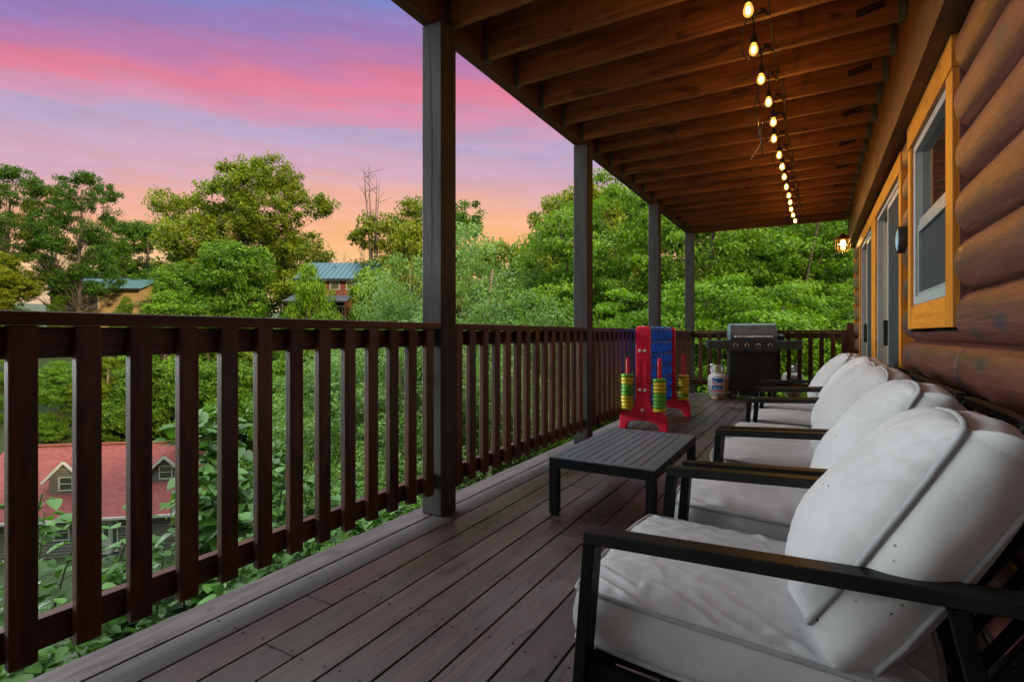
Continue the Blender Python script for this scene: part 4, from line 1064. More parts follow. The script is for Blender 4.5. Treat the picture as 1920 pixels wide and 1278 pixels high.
def tree(name, H, Rr, base, nclump, per, leaf, mat, bark, seed, lobes=None, tr=.22, flat=.55, csize=.16, dead=0, lean=0, airy=False, trunks=1):
    """a trunk with limbs and a crown of leaf clumps; origin at the foot"""
    rs = np.random.RandomState(seed); rr = random.Random(seed)
    e = empty(name); mb = MB()
    tops = []
    for q in range(trunks):
        ax = rr.uniform(-.1, .1) * Rr + (q - (trunks - 1) / 2) * Rr * .5; ay = rr.uniform(-.2, .2) * Rr
        pts = []; rad = []
        for i in range(9):
            t = i / 8; pts.append((lean * t * t + ax * t ** 1.3 + .25 * math.sin(t * 5 + seed) * t, ay * t + .2 * math.cos(t * 4 + seed) * t, H * .88 * t)); rad.append(tr * (1.25 - t) ** 1.1 * (1.25 if i == 0 else 1) / (trunks ** .5) + .02)
        mb.tube(pts, rad, 8); tops.append([Vector(p) for p in pts])
    # lobes: big sub-crowns that make the outline uneven
    if lobes is None:
        lobes = []
        for k in range(9):
            a = rr.uniform(0, 2 * math.pi); hh = base + (1 - base) * rr.uniform(.12, .82); w_ = math.sin(min(1, max(0, (hh - base) / (1 - base)) * .82 + .14) * math.pi) ** .6
            lobes.append((math.cos(a) * Rr * .58 * w_, math.sin(a) * Rr * .58 * w_, H * hh, Rr * rr.uniform(.38, .58)))
        lobes.append((lean, 0, H * (1 - .11), Rr * .42))
    if airy == 2:
        lobes = []
        for i in range(30):
            h_ = .34 + .66 * (i / 29 + rr.uniform(-.02, .02)); a = i * 2.4 + seed; o_ = Rr * (.12 + .75 * math.sin(math.pi * min(1, (h_ - .18) / .86)) ** .8) * (1.0 if i % 3 else .55)
            if i == 29: o_ = 0
            lobes.append((math.cos(a) * o_, math.sin(a) * o_, H * (h_ - .04), Rr * rr.uniform(.2, .36)))
    Cs = []; Ns = []; Rn = []
    wts = np.array([l[3] ** 2 for l in lobes]); wts /= wts.sum()
    for k in range(nclump):
        l = lobes[rs.choice(len(lobes), p=wts)]
        d = rs.normal(size=3); d /= np.linalg.norm(d); d[2] = d[2] * .9 + .12
        rad_ = l[3] * rs.uniform(.35, 1.06) ** .5
        c = np.array([l[0], l[1], l[2]]) + d * rad_ * np.array([1, 1, .8])
        if c[2] < H * base * .8: c[2] = H * base + abs(c[2] - H * base) * .3
        cs = Rr * csize * rs.uniform(.6, 1.3)
        m_ = int(per * rs.uniform(.6, 1.3))
        P_ = rs.normal(size=(m_, 3)); P_ /= np.linalg.norm(P_, axis=1)[:, None]; P_ *= (rs.uniform(0, 1, m_) ** .45)[:, None]
        off = P_ * cs * np.array([1.15, 1.15, flat])
        Cs.append(c + off); Ns.append(P_ * .5 + d * .8); Rn.append(np.full(m_, rs.uniform(0, .32)))
        # limb
        if k % (4 if airy else 6) == 0 or dead:
            tp = rr.choice(tops); zi = min(7, max(1, int(8 * (c[2] / H) * .86))); st = tp[zi]; cv = Vector(c)
            mid = st.lerp(cv, .5) + Vector((rr.uniform(-.3, .3), rr.uniform(-.3, .3), -.02 * (cv - st).length))
            mid2 = st.lerp(cv, .8) + Vector((rr.uniform(-.15, .15), rr.uniform(-.15, .15), rr.uniform(-.1, .1)))
            r0 = tr * .26 * max(.35, 1 - c[2] / H * .7)
            mb.tube([st, mid, mid2, cv], [r0, r0 * .6, r0 * .38, r0 * .15], 5)
    for k in range(dead):
        x, y = rr.uniform(-.25, .25) * Rr, rr.uniform(-.25, .25) * Rr; z = H * .8; p0 = Vector((x * .3, y * .3, z)); p1 = Vector((x, y, H * rr.uniform(1.0, 1.17)))
        mb.tube([p0, p0.lerp(p1, .5) + Vector((.15, .1, 0)), p1], [.06, .04, .012], 5)
        for j in range(7):
            s_ = p0.lerp(p1, rr.uniform(.3, .95)); mb.tube([s_, s_ + Vector((rr.uniform(-.9, .9), rr.uniform(-.9, .9), rr.uniform(.2, .9)))], [.022, .006], 4)
    tk = mb.build('trunk', bark, e)
    leaf_mesh('crown', np.concatenate(Cs), leaf, mat, e, seed, np.concatenate(Ns), R_=np.concatenate(Rn))
    e['H'] = 0; del e['H']
    e.location = (0, 0, -500)
    return (e, H)
def tree_dims(): pass
FOL = 'trees on the wooded hillside'
placed = {}
def put(proto, px_, top, d, label, cat='tree', wscale=1.0, tint=(1, 1, 1), rot=None, group=FOL, sink=.3):
    e, H = proto; x, y = ray(px_, d); z0 = gz(x, y) - sink; ztop = zat(top, d)
    key = id(e)
    if key in placed: e = dup(e)
    placed[key] = 1
    s_ = (ztop - z0) / H
    e.location = (x, y, z0); e.scale = (s_ * wscale, s_ * wscale, s_); e.rotation_euler = (0, 0, rng.uniform(0, 6.28) if rot is None else rot)
    tag(e, label, cat, group)
    for c in children(e):
        if c.name.startswith('crown'): c.color = (*tint, 1)
    return e
LB = [(-6.6, 1, 15.2, 2.9), (-4.4, -1, 12.5, 3.6), (-3.2, 1.5, 17.4, 3.0), (-5.6, 0, 10.0, 3.2), (.8, -1, 18.6, 2.9), (2.9, 1.0, 20.0, 2.4), (-.2, 2, 20.4, 2.1), (2.8, -1.2, 15.0, 3.3), (-.5, 0, 12.6, 3.8), (7.0, .5, 16.6, 1.6), (8.6, 0, 16.9, 1.1), (5.6, .6, 11.5, 3.0), (-2.0, -2, 8.0, 3.6), (4.0, -1.5, 7.4, 3.2), (-8.3, 0, 17.0, 1.4), (5.2, .2, 17.8, 1.3), (-6.0, .5, 7.2, 2.8), (6.5, 0, 7.0, 2.6)]
oak = tree('broad_oak', 23, 7.6, .18, 1250, 62, .30, 'leaf_oak', 'bark', 1, lobes=LB, tr=.42, flat=.85, csize=.095)
maple = tree('hill_maple', 16, 5.0, .10, 620, 72, .27, 'leaf_mid', 'bark', 2, tr=.26, flat=.8, csize=.12)
airy = tree('tall_locust', 19, 4.0, .22, 520, 55, .21, 'leaf_mid', 'bark', 3, tr=.2, flat=.8, csize=.115, airy=2)
airy2 = tree('pale_locust', 18, 4.2, .2, 520, 55, .21, 'leaf_gold', 'bark_pale', 13, tr=.18, flat=.8, csize=.115, airy=2, trunks=2)
pale = tree('pale_willow', 10, 3.9, .02, 460, 120, .12, 'leaf_pale', 'bark_pale', 4, tr=.16, flat=.9, csize=.13, trunks=2)
young = tree('young_maple', 14, 4.4, .03, 640, 72, .21, 'leaf_mid', 'bark', 5, tr=.16, flat=.75, csize=.12)
deadt = tree('bare_topped_tree', 17, 3.6, .12, 420, 60, .25, 'leaf_gold', 'bark', 6, tr=.24, dead=5, flat=.8, csize=.13)
near = tree('near_maple', 11, 3.8, .04, 600, 120, .13, 'leaf_mid', 'bark', 8, tr=.15, flat=.45, csize=.13, airy=True, trunks=3)
gold = tree('golden_maple', 16, 4.6, .08, 620, 70, .23, 'leaf_gold', 'bark_pale', 9, tr=.2, flat=.75, csize=.12)

# big oak and sky-line trees, left to right
put(airy, 15, 302, 50, 'tall thin tree at the far left edge of the photo with open branches', tint=(.5, .6, .55))
put(airy2, 98, 345, 52, 'pale trunked airy tree, second from the left on the skyline', tint=(.6, .68, .6), wscale=.9)
put(airy, 152, 312, 50, 'slender dark trunked tree left of the big oak with layered leafy top', tint=(.45, .58, .5), rot=1.0, wscale=.95)
put(gold, -5, 470, 46, 'yellow green bushy tree low at the left edge above the railing', wscale=1.2, tint=(1.1, 1.05, .9))
put(maple, -40, 420, 56, 'dark green tree cut off by the left edge of the photo', tint=(.8, .85, .8))
put(maple, 268, 412, 60, 'dull green tree between the slender tree and the big oak', tint=(.8, .9, .9))
put(maple, 205, 450, 68, 'hazy green tree behind the pale teal roofed house', tint=(.8, .95, .9))
put(oak, 458, 272, 57, 'biggest oak on the skyline with sunlit golden green crown', rot=.52, tint=(1, 1, 1), sink=.2)
put(young, 330, 492, 50, 'mid green maple at the foot of the big oak, left side', wscale=1.15, tint=(1, 1.1, 1))
put(young, 318, 545, 45, 'bright green bush right of the tan house above the railing', wscale=1.0, tint=(1.15, 1.25, 1.0))
put(maple, 430, 455, 50, 'dense green tree in front of the big oak trunk', tint=(.95, 1.05, .95))
put(young, 580, 494, 42, 'bright yellow green young maple left of the dark teal roof', wscale=.46, tint=(1.35, 1.35, 1.0))
put(maple, 552, 440, 72, 'dark tree behind the right side of the big oak', tint=(.6, .75, .7))
put(young, 112, 552, 49, 'small bush hiding the left part of the tan house', wscale=.6)
put(young, 238, 556, 49, 'small bush hiding the right part of the tan house', wscale=.5)
put(young, 690, 500, 41, 'round bush in front of the right end of the dark teal roofed cabin', wscale=.55, tint=(1.3, 1.2, .9))
put(young, 622, 583, 40, 'low bush under the porch of the dark teal roofed cabin', wscale=.7)
put(deadt, 700, 380, 50, 'tree with bare dead branches poking above its golden crown', tint=(.95, .95, .9), wscale=.9)
put(deadt, 646, 492, 72, 'thin dead topped tree just above the dark teal roof', wscale=.5, tint=(.8, .9, .8))
put(gold, 768, 410, 43, 'golden green tree directly left of the nearest post', wscale=.62)
put(airy, 845, 372, 52, 'open topped dark tree just right of the nearest post', tint=(.7, .85, .75))
put(airy2, 780, 368, 54, 'airy tree standing behind the nearest post', tint=(.8, .9, .8))
put(pale, 752, 492, 19, 'pale silvery green willow left of the nearest post', wscale=.72)
put(pale, 885, 440, 20, 'pale silvery green willow between the two nearest posts', wscale=.9, rot=2.2)
put(pale, 965, 560, 14, 'low pale willow bush just beyond the second railing section', wscale=1.1, rot=4.0)
put(pale, 800, 600, 14, 'low pale willow bush beyond the nearest post', wscale=1.3, rot=5.2)
put(pale, 700, 665, 16, 'low pale willow thicket left of the nearest post, below the rail', wscale=1.2, rot=.8)
put(pale, 880, 640, 11, 'low pale willow bush close outside the second railing section', wscale=1.2, rot=3.1)
put(gold, 935, 450, 38, 'yellowish tree behind the pale willow between the nearest posts', tint=(.85, .9, .8), wscale=.9)
put(gold, 1040, 362, 36, 'tall golden green tree left of the second post', wscale=.75)
put(gold, 985, 462, 80, 'small golden tree above the grey shingle roof', tint=(.9, .8, .7), wscale=.7)
put(gold, 1105, 345, 30, 'tall golden green tree right of the second post', wscale=.85, rot=3.0)
put(near, 1035, 540, 17, 'fresh green leafy tree just above the railing left of the second post', tint=(1, 1.15, 1.1), wscale=.9)
put(near, 1155, 335, 20, 'large fresh green tree rising between the second and third posts', wscale=.9, rot=1.2, tint=(1.1, 1.15, 1))
put(near, 1270, 330, 18, 'fresh green tree filling the gap between the third and corner posts', wscale=.95, rot=2.7, tint=(1.2, 1.2, 1))
put(near, 1380, 355, 19, 'fresh green tree behind the gas grill', wscale=1.0, rot=4.1, tint=(1.1, 1.2, 1.0))
put(near, 1490, 365, 18, 'fresh green tree right of the grill below the string of lights', wscale=1.0, rot=5.3, tint=(1.15, 1.2, 1.0))
put(near, 1590, 350, 20, 'fresh green tree behind the hanging lantern', wscale=1.0, rot=.4, tint=(1.1, 1.2, 1.0))
put(near, 1330, 520, 14, 'bushy green tree close behind the corner post', wscale=1.3, rot=3.4, tint=(1.15, 1.3, 1.0))
put(near, 1460, 540, 14, 'bushy green tree close behind the end railing', wscale=1.3, rot=1.9, tint=(1.1, 1.25, 1.0))
put(near, 1200, 545, 13.5, 'bushy green tree close behind the third section of railing', wscale=1.25, rot=5.9, tint=(1.1, 1.25, 1.0))
put(near, 1580, 560, 14.5, 'bushy green tree beside the far corner of the cabin', wscale=1.2, rot=.1, tint=(1.0, 1.15, 1.0))
put(maple, 1240, 345, 36, 'tall green tree far behind the third post', wscale=1.1)
put(maple, 1440, 350, 36, 'tall green tree far behind the end railing', wscale=1.2, tint=(1.1, 1.1, 1))
put(maple, 1620, 335, 34, 'tall green tree far behind the cabin corner', wscale=1.2)
# wooded hillside below the horizon
k = 0
hill = [(-30, 610, 50), (60, 600, 48), (150, 622, 50), (235, 612, 47), (320, 604, 50), (400, 606, 46), (480, 600, 48), (560, 604, 45), (640, 612, 43), (715, 604, 46),
        (15, 668, 43), (110, 676, 42), (200, 668, 43), (290, 672, 42), (375, 676, 43), (455, 668, 40), (535, 676, 38), (610, 668, 36), (690, 676, 34),
        (-20, 735, 40.5), (-70, 690, 44), (0, 745, 43), (20, 762, 41.6), (-12, 770, 40.5), (62, 778, 42), (115, 790, 42.5), (-60, 640, 48), (10, 790, 46), (70, 740, 45), (170, 745, 46), (260, 750, 46), (350, 750, 45), (-110, 800, 38), (445, 740, 35), (520, 735, 31), (590, 750, 28), (655, 740, 26), (830, 600, 40), (900, 600, 38), (980, 590, 34), (1060, 590, 30)]
spots = ['behind the left end of the red roof', 'behind the red roofed house', 'beyond the valley left of the nearest post', 'on the slope right of the red roofed house']
for (px_, tp, d) in hill:
    pr = young if tp > 740 else [maple, young, gold, maple, young][k % 5]; t = rng.uniform(.85, 1.2)
    sp_ = 0 if px_ < 90 else 1 if px_ < 380 else 3 if px_ < 700 else 2
    if sp_ == 2: lb = 'dense green woodland tree on the slope seen between the two nearest posts'
    else: lb = ['dense green woodland tree on the hillside ', 'bright leafy woodland tree on the hillside '][k % 2] + spots[sp_]
    put(pr, px_, tp, d, lb, wscale=1.1, tint=(t * .85, t * rng.uniform(.88, 1.0), t * .9), group='woodland trees on the valley slope'); k += 1

# ================================================================== houses
def frame(A, B):
    """empty at A whose x axis runs to B (on the map), y axis points away from the viewer"""
    return math.atan2(B[1] - A[1], B[0] - A[0])
A = ray(12, 31.7); B = ray(335, 33.4); az = frame(A, B)
rh_ = empty('red_roof_house', (A[0], A[1], -10.3), az, 'grey log house with red shingle roof and gabled dormers below in the valley', 'house')
L = math.hypot(ray(402, 33.8)[0] - A[0], ray(402, 33.8)[1] - A[1]) ; RZ = 3.72; RD = 3.9
def uvquad(mb_name, quads, mat, parent, thick=.08):
    me = bpy.data.meshes.new(mb_name); vs = []; fs = []; uvs = []
    for q in quads:
        b0 = len(vs); P = [Vector(p) for p in q]; vs += [tuple(p) for p in P]; fs.append(tuple(range(b0, b0 + len(P))))
        ex = (P[1] - P[0]).normalized(); nn_ = ex.cross(P[-1] - P[0]).normalized(); ey = nn_.cross(ex)
        for p in P: uvs.append(((p - P[0]).dot(ex), (p - P[0]).dot(ey)))
    me.from_pydata(vs, [], fs); uv = me.uv_layers.new(name='UVMap')
    for i, u_ in enumerate(uvs): uv.data[i].uv = u_
    me.materials.append(MATS[mat]); o = bpy.data.objects.new(mb_name, me); COL.objects.link(o); o.parent = parent
    sm = o.modifiers.new('thickness', 'SOLIDIFY'); sm.thickness = thick; sm.offset = -1
    return o
def logsiding(mb, x0, x1, y, z0, z1, ph=.17, dep=.05, holes=()):
    z = z0
    while z < z1 - .02:
        zt = min(z + ph, z1)
        segs_ = [(x0, x1)]
        for (ha, hb, hz0, hz1) in holes:
            if zt > hz0 + .02 and z < hz1 - .02:
                ns_ = []
                for (a, c) in segs_:
                    if hb <= a or ha >= c: ns_.append((a, c)); continue
                    if ha > a: ns_.append((a, ha))
                    if hb < c: ns_.append((hb, c))
                segs_ = ns_
        for (a, c) in segs_:
            mb.prism([(y, z), (y - dep * .8, z + ph * .12), (y - dep, z + ph * .5), (y - dep * .8, z + ph * .88), (y, min(zt, z + ph)), (y + .05, min(zt, z + ph)), (y + .05, z)], a, c, 'yz')
        z += ph
def hwindow(parent, xc, z0, w_, h_, y, mat='white_trim', pane='window_glass', mull=True):
    b = MB(); t = .07; x0, x1 = xc - w_ / 2, xc + w_ / 2
    b.box(x0 - t, x0, y - .09, y, z0 - t, z0 + h_ + t); b.box(x1, x1 + t, y - .09, y, z0 - t, z0 + h_ + t); b.box(x0, x1, y - .09, y, z0 - t, z0); b.box(x0, x1, y - .09, y, z0 + h_, z0 + h_ + t)
    if mull: b.box(x0, x1, y - .075, y, z0 + h_ * .48, z0 + h_ * .53)
    wv = b.build('window', mat, parent); b = MB(); b.box(x0, x1, y - .04, y - .03, z0, z0 + h_); b.build('pane', pane, wv); return wv
uvquad('roof', [[(-2.9, -.25, -.12), (L, -.25, -.12), (L, RD, RZ), (-2.6, RD, RZ)]], 'shingle_red', rh_)
uvquad('rear_roof', [[(-2.6, RD, RZ), (L, RD, RZ), (L, 2 * RD, 0), (-2.9, 2 * RD, 0)]], 'shingle_red', rh_)
b = MB(); b.obox((-2.9, -.28, -.16), (L, -.28, -.16), .10, .16); b.build('gutter', 'white_trim', rh_)
b = MB(); b.obox((-2.6, RD, RZ + .04), (L, RD, RZ + .04), .25, .10); b.build('ridge_cap', 'log_red', rh_)
def xof(px_, d=32.7):
    p = ray(px_, d); dx, dy = p[0] - A[0], p[1] - A[1]; return dx * math.cos(az) + dy * math.sin(az)
b = MB(); wh = [(xof(110) + .1, xof(135) - .1, -1.45, -.45), (xof(311), xof(336), -1.25, -.45), (xof(190), xof(219), -2.6, -.35)]
logsiding(b, -2.6, L - .1, .2, -4.6, -.12, .2, .06, wh); b.build('wall', 'log_grey', rh_)
b = MB(); b.prism([(.30, -4.6), (7.5, -4.6), (7.5, 0), (RD, RZ - .1), (.30, .15)], -2.55, -2.45, 'yz'); b.prism([(.30, -4.6), (7.5, -4.6), (7.5, 0), (RD, RZ - .1), (.30, .15)], L - .25, L - .15, 'yz'); b.box(-2.6, L - .1, 7.5, 7.6, -4.6, 0); b.box(-2.6, L - .1, .26, .30, -4.6, .15)
b.build('gable_wall', 'log_grey', rh_)
hwindow(rh_, xof(122.5), -1.42, .78, .85, .20); hwindow(rh_, xof(323), -1.22, .72, .75, .20)
b = MB(); xd = xof(197.5); b.box(xd - .28, xd + .28, .12, .20, -2.5, -.42); dr = b.build('door', 'white_trim', rh_)
b = MB(); b.box(xd - .12, xd + .12, .105, .12, -1.4, -.6); b.build('pane', 'window_glass', dr)
hwindow(rh_, xof(212.5), -2.3, .24, 1.85, .20, mull=False)
# dormers
for (pxc, zp, hw) in ((125, None, 1.28), (312, None, .92)):
    xc = xof(pxc) - (.40 if hw > 1 else .95); f_y = 1.15 if hw > 1 else 1.55; zb_ = -.12 + (RZ + .12) * (f_y + .25) / (RD + .25) - .05
    de = empty('dormer'); de.parent = rh_
    hw_ = .92 if hw > 1 else .82; zw = zb_ + 1.15 if hw > 1 else zb_ + 1.0; zpk = zw + (.98 if hw > 1 else .78)
    b = MB(); hs_ = [(xc - .40, xc + .40, zb_ + .22, zb_ + 1.08)]
    logsiding(b, xc - hw_, xc + hw_, f_y, zb_, zw, .16, .05, hs_)
    z = zw
    while z < zpk - .2:
        f2 = 1 - (z + .08 - zw) / (zpk - zw); logsiding(b, xc - hw_ * f2, xc + hw_ * f2, f_y, z, z + .16, .16, .05); z += .16
    b.prism([(xc - hw_, zb_), (xc + hw_, zb_), (xc + hw_, zw), (xc, zpk - .05), (xc - hw_, zw)], f_y + .05, f_y + .08, 'xz')
    b.box(xc - hw_, xc - hw_ + .06, f_y + .08, RD, zb_ - .3, zw); b.box(xc + hw_ - .06, xc + hw_, f_y + .08, RD, zb_ - .3, zw)
    b.build('dormer_wall', 'log_grey', de)
    uvquad('dormer_roof', [[(xc - hw_ - .28, f_y - .3, zw - .28), (xc - hw_ - .28, RD, zw - .28), (xc, RD, zpk + .06), (xc, f_y - .3, zpk + .06)], [(xc + hw_ + .28, f_y - .3, zw - .28), (xc, f_y - .3, zpk + .06), (xc, RD, zpk + .06), (xc + hw_ + .28, RD, zw - .28)]], 'shingle_red', de, .06)
    b = MB(); b.obox((xc - hw_ - .30, f_y - .32, zw - .36), (xc, f_y - .32, zpk - .03), .05, .17); b.obox((xc + hw_ + .30, f_y - .32, zw - .36), (xc, f_y - .323, zpk - .03), .05, .17); b.build('barge_board', 'white_trim', de)
    hwindow(de, xc, zb_ + .28, .68, .76, f_y)
# porch wing at the right end
x9 = L
uvquad('wing_roof', [[(L - .6, 1.6, .4), (L + 1.9, 1.6, .4), (L + 1.9, 3.6, 1.8), (L - .6, 3.6, 1.8)]], 'shingle_red', rh_)
b = MB(); logsiding(b, L - .1, L + 1.7, 2.2, -4.6, .7, .2, .06); b.box(L - .1, L + 1.7, 2.26, 5.5, -4.6, .5); b.build('wing_wall', 'log_grey', rh_)
b = MB()
for k in range(9): b.box(L + .2 + .18 * k, L + .25 + .18 * k, 1.3, 1.35, -1.2, -.4)
b.obox((L + .1, 1.32, -.38), (L + 1.9, 1.32, -.38), .08, .06); b.build('porch_rail', 'interior_dark', rh_)
xs_ = xof(235)
b = MB(); b.obox((xof(214), -.6, -2.35), (xof(233), -.6, -1.55), .06, .10); b.box(xof(233) - .04, xof(233) + .04, -.64, -.56, -3.4, -1.5); b.obox((xof(214), -.6, -3.1), (xof(233), -.6, -2.3), .06, .08); b.build('stair_rail', 'log_grey', rh_)

def hill_house(name, pxl, pxr, ytop, yeave, ybot, d, roofmat, wallmat, label, wins, porch=False, metal=True, deep=5.0):
    A_ = ray(pxl, d); B_ = ray(pxr, d); a_ = frame(A_, B_); L_ = math.hypot(B_[0] - A_[0], B_[1] - A_[1]); ze = zat(yeave, d)
    e = empty(name, (A_[0], A_[1], ze), a_, label, 'house', 'houses across the valley'); rz = zat(ytop, d + 3) - ze; zb = gz(*A_) - ze - 1
    if metal:
        b = MB(); b._add([(-.3, -.4, -.05), (L_ + .3, -.4, -.05), (L_ + .3, 3.2, rz), (-.3, 3.2, rz), (-.3, -.4, -.15), (L_ + .3, -.4, -.15), (L_ + .3, 3.2, rz - .1), (-.3, 3.2, rz - .1)], [(0, 1, 2, 3), (4, 7, 6, 5), (0, 4, 5, 1), (1, 5, 6, 2), (2, 6, 7, 3), (3, 7, 4, 0)])
        b._add([(-.3, 3.201, rz), (L_ + .3, 3.201, rz), (L_ + .3, 6.8, -.05), (-.3, 6.8, -.05)], [(0, 1, 2, 3)])
        b.build('roof', roofmat, e)
        b = MB(); x = 0
        while x < L_: b.obox((x, -.4, -.03), (x, 3.2, rz + .02), .05, .05); x += .45
        b.build('roof_seams', roofmat, e)
    else:
        uvquad('roof', [[(-.3, -.4, -.05), (L_ + .3, -.4, -.05), (L_ + .3, 3.2, rz), (-.3, 3.2, rz)], [(L_ + .3, 6.8, -.05), (-.3, 6.8, -.05), (-.3, 3.2, rz), (L_ + .3, 3.2, rz)]], roofmat, e)
    b = MB(); hs_ = []
    for (wx, wz, ww, wh_) in wins: hs_.append((wx - ww / 2, wx + ww / 2, wz, wz + wh_))
    logsiding(b, 0, L_, 0, zb, -.1, .28, .05, hs_); b.box(0.01, L_ - .01, .055, 6.4, zb, -.12); b.prism([(.06, -.12), (6.4, -.12), (3.2, rz - .15)], 0.02, .1, 'yz'); b.prism([(.06, -.12), (6.4, -.12), (3.2, rz - .15)], L_ - .1, L_ - .02, 'yz')
    b.build('wall', wallmat, e)
    for (wx, wz, ww, wh_) in wins: hwindow(e, wx, wz, ww, wh_, 0, 'white_trim', 'pane_warm', False)
    b = MB(); b.obox((-.3, -.44, -.16), (L_ + .3, -.44, -.16), .1, .22); b.build('gutter', 'interior_dark', e)
    if porch:
        zc = zat(556, d) - ze
        b = MB(); b._add([(-.5, -2.2, zc - .5), (L_ * .8, -2.2, zc - .5), (L_ * .8, -.02, zc + .15), (-.5, -.02, zc + .15), (-.5, -2.2, zc - .62), (L_ * .8, -2.2, zc - .62), (L_ * .8, -.02, zc), (-.5, -.02, zc)], [(0, 1, 2, 3), (4, 7, 6, 5), (0, 4, 5, 1), (1, 5, 6, 2), (2, 6, 7, 3), (3, 7, 4, 0)]); b.build('porch_roof', 'shingle_grey', e)
        b = MB()
        for q in (0, .4, .78): b.box(L_ * q - .1, L_ * q + .1, -2.1, -1.9, zb, zc - .6)
        b.build('porch_posts', wallmat, e)
        b = MB(); zq = zat(590, d) - ze; x = 0
        while x < L_ * .8: b.box(x, x + .08, -2.05, -1.97, zq - .5, zq + .6); x += .28
        b.box(0, L_ * .8, -2.1, -1.95, zq + .6, zq + .7); b.box(-.2, L_ * .8, -2.2, 0, zq - .7, zq - .5); b.build('porch_railing', 'log_grey', e)
    return e
hill_house('teal_roof_cabin', 560, 690, 492, 522, 600, 46, 'roof_teal', 'log_red', 'red brown log cabin with dark teal metal roof across the valley', [(3.2, -.95, .75, .62), (4.65, -.95, .75, .62)], porch=True)
hill_house('tan_house', 95, 262, 522, 540, 600, 54, 'roof_pale_teal', 'wall_tan', 'tan house with pale teal metal roof behind the trees at left', [(1.8, -2.2, 1.1, 1.3), (4.4, -2.2, 1.1, 1.3)])
hill_house('grey_roof_house', 940, 1010, 509, 534, 600, 72, 'shingle_grey', 'log_red', 'house with grey shingle roof peeking between trees left of the second post', [(1.2, -1.5, .9, 1.0)], metal=False)

# ================================================================== big-leaved saplings close outside the railing
def broadleaf(n=10):
    pts = []
    for i in range(n + 1):
        t = i / n; w_ = math.sin(math.pi * t ** .62) ** .8 * .44 if 0 < t < 1 else 0
        pts.append((t, w_))
    return pts
def sapling(name, H, nstem, seed, spread=.6, leaf=.135, label=None):
    rr_ = random.Random(seed); e = empty(name); st = MB(); lv = MB(); bl = broadleaf(6)
    for s_ in range(nstem):
        a = rr_.uniform(0, 6.28); hh = H * rr_.uniform(.6, 1.0) if s_ else H; sp2 = spread * rr_.uniform(.3, 1); pts = []
        for i in range(8):
            t = i / 7; pts.append(Vector((math.cos(a) * sp2 * t ** 1.4 + .05 * math.sin(t * 6 + s_), math.sin(a) * sp2 * t ** 1.4 + .05 * math.cos(t * 5 + s_), hh * t)))
        st.tube(pts, [.018 * (1.15 - i / 7) + .003 for i in range(8)], 6)
        nl = int(hh * 13)
        for k in range(nl):
            t = .36 + .64 * (k / nl) ** .8; f = t * 7; i0 = min(6, int(f)); p = pts[i0].lerp(pts[i0 + 1], f - i0)
            aa = rr_.uniform(0, 6.28) ; dr = Vector((math.cos(aa), math.sin(aa), rr_.uniform(.0, .5))).normalized(); pl = rr_.uniform(.08, .26) * (1.25 - t * .6)
            q = p + dr * pl; st.tube([p, p + dr * pl * .5 + Vector((0, 0, .015)), q], [.004, .0025, .002], 4, caps=False)
            for rep in range(rr_.choice((1, 2, 3))):
                L_ = leaf * rr_.uniform(.55, 1.3); d0 = (dr + Vector((rr_.uniform(-.8, .8), rr_.uniform(-.8, .8), rr_.uniform(-.9, .1)))).normalized(); qq = q - dr * (pl * .3 * rep)
                sd_ = d0.cross(Vector((rr_.uniform(-.3, .3), rr_.uniform(-.3, .3), 1))).normalized(); nn_ = sd_.cross(d0).normalized(); droop = rr_.uniform(.1, .5)
                vs = []; 
                for (t_, w_) in bl:
                    c = qq + d0 * (t_ * L_) - nn_ * (droop * t_ * t_ * L_ * .5)
                    vs += [c - sd_ * w_ * L_ + nn_ * w_ * L_ * .32, c, c + sd_ * w_ * L_ + nn_ * w_ * L_ * .32]
                fs = []
                for i in range(6): fs += [(3 * i, 3 * i + 1, 3 * i + 4, 3 * i + 3), (3 * i + 1, 3 * i + 2, 3 * i + 5, 3 * i + 4)]
                lv._add(vs, fs, rr_.uniform(0, 1))
    st.build('stems', 'stem_green', e)
    lo = lv.build('leaves', 'leaf_broad', e, smooth=True); lo.data.shade_smooth()
    e.location = (0, 0, -500)
    return (e, H)
s1 = sapling('broadleaf_sapling', 3.3, 7, 31, .75); s2 = sapling('broadleaf_sapling', 2.8, 8, 32, .95); s3 = sapling('broadleaf_sapling', 3.6, 6, 33, .6, .17); s4 = sapling('broadleaf_sapling', 3.7, 4, 41, .3, .165)
sap = [(s1, 5, 930, 5.0), (s2, 140, 985, 5.4), (s3, 205, 1030, 5.6), (s1, 262, 1040, 4.9), (s4, 258, 1000, 6.0), (s4, 376, 880, 6.4), (s4, 390, 765, 5.4), (s4, 425, 790, 5.6),
       (s3, 455, 770, 6.8), (s1, 505, 845, 6.4), (s2, 545, 900, 5.6), (s1, 600, 905, 6.6), (s2, 660, 985, 5.6), (s3, 560, 830, 8.2), (s1, 640, 880, 8.6), (s2, 380, 1010, 4.4), (s1, 470, 985, 4.5), (s3, 700, 940, 7.5), (s2, 330, 1090, 3.9)]
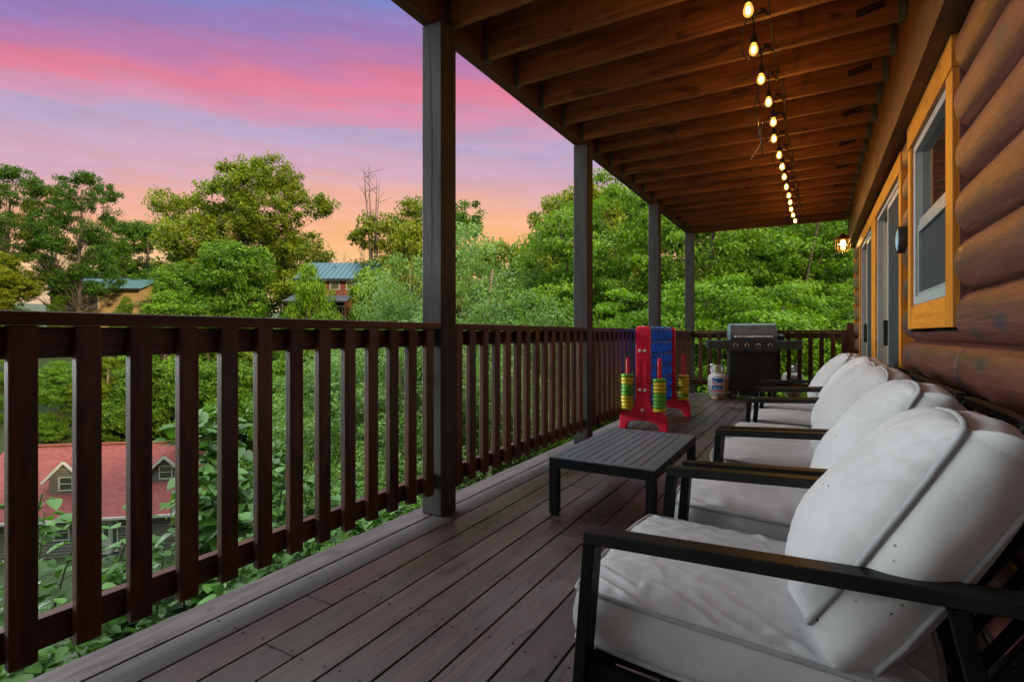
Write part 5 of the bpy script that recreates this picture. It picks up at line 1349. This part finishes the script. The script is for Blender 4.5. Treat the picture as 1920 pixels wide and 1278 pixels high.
saplab = ['at the left edge below the red roof', 'in front of the red roofed house, left part', 'in front of the red house wall', 'in front of the white door of the red house', 'just right of the white house door', 'whose tip crosses the right dormer',
          'tallest one, rising above the red roof ridge', 'right of the tallest sapling', 'tall, behind the fifth baluster gap', 'in the middle gaps of the near railing', 'low behind the near railing centre', 'behind the near railing, left of the nearest post', 'low by the deck edge before the nearest post', 'farther back in the middle of the near railing', 'farther back left of the nearest post',
          'small, beside the lower rail under the tallest sapling', 'short, by the lower rail at the near railing centre', 'farther back beside the nearest post', 'small, on the gravel behind the fourth baluster']
for (pr, px_, tp, d), lb in zip(sap, saplab):
    put(pr, px_, tp, d, 'broad leaved green sapling ' + lb, 'sapling', wscale=1.0, tint=(rng.uniform(.85, 1.15),) * 3, group='broadleaf saplings outside the railing', sink=.1)
# low vines and weeds covering the bank
rs = np.random.RandomState(77); n = 90000
U = rs.uniform(0, 1, (n, 2)); X = -2.25 - 13 * U[:, 0] ** 1.3; Y = 3.2 + 22 * U[:, 1]
X2 = rs.uniform(-16, 2, 60000); Y2 = rs.uniform(10.2, 26, 60000)
X3 = rs.uniform(-14, -2.3, 16000); Y3 = rs.uniform(.5, 5, 16000); kp = np.array([b_ > 3.4 and mnoise.noise(Vector((a * .9, b_ * .9, 5))) + (b_ - 3.6) * .3 > .1 for a, b_ in zip(X3, Y3)]); X3, Y3 = X3[kp], Y3[kp]
X = np.concatenate([X, X2, X3]); Y = np.concatenate([Y, Y2, Y3])
hh = np.array([.25 + .9 * max(0, mnoise.noise(Vector((a * .5, b_ * .5, 9)))) + .35 * mnoise.noise(Vector((a * 2.1, b_ * 2.1, 2))) for a, b_ in zip(X, Y)])
hh[-len(X3):] *= .4
Z = np.array([gz(a, b_) for a, b_ in zip(X, Y)]) + np.abs(hh) * rs.uniform(.3, 1, len(X)) + .02
C_ = np.stack([X, Y, Z], 1)
gc = leaf_mesh('ground_cover', C_, .085, 'leaf_mid', None, 12, up=1.0); gc.color = (1.05, 1.15, 1, 1); tag(gc, 'low green vines and weeds covering the bank beside the deck', 'ground cover', kind='stuff')
# remove prototypes that were never placed
for o in list(bpy.data.objects):
    if o.parent is None and o.location.z < -400:
        for c in children(o): bpy.data.objects.remove(c)
        bpy.data.objects.remove(o)
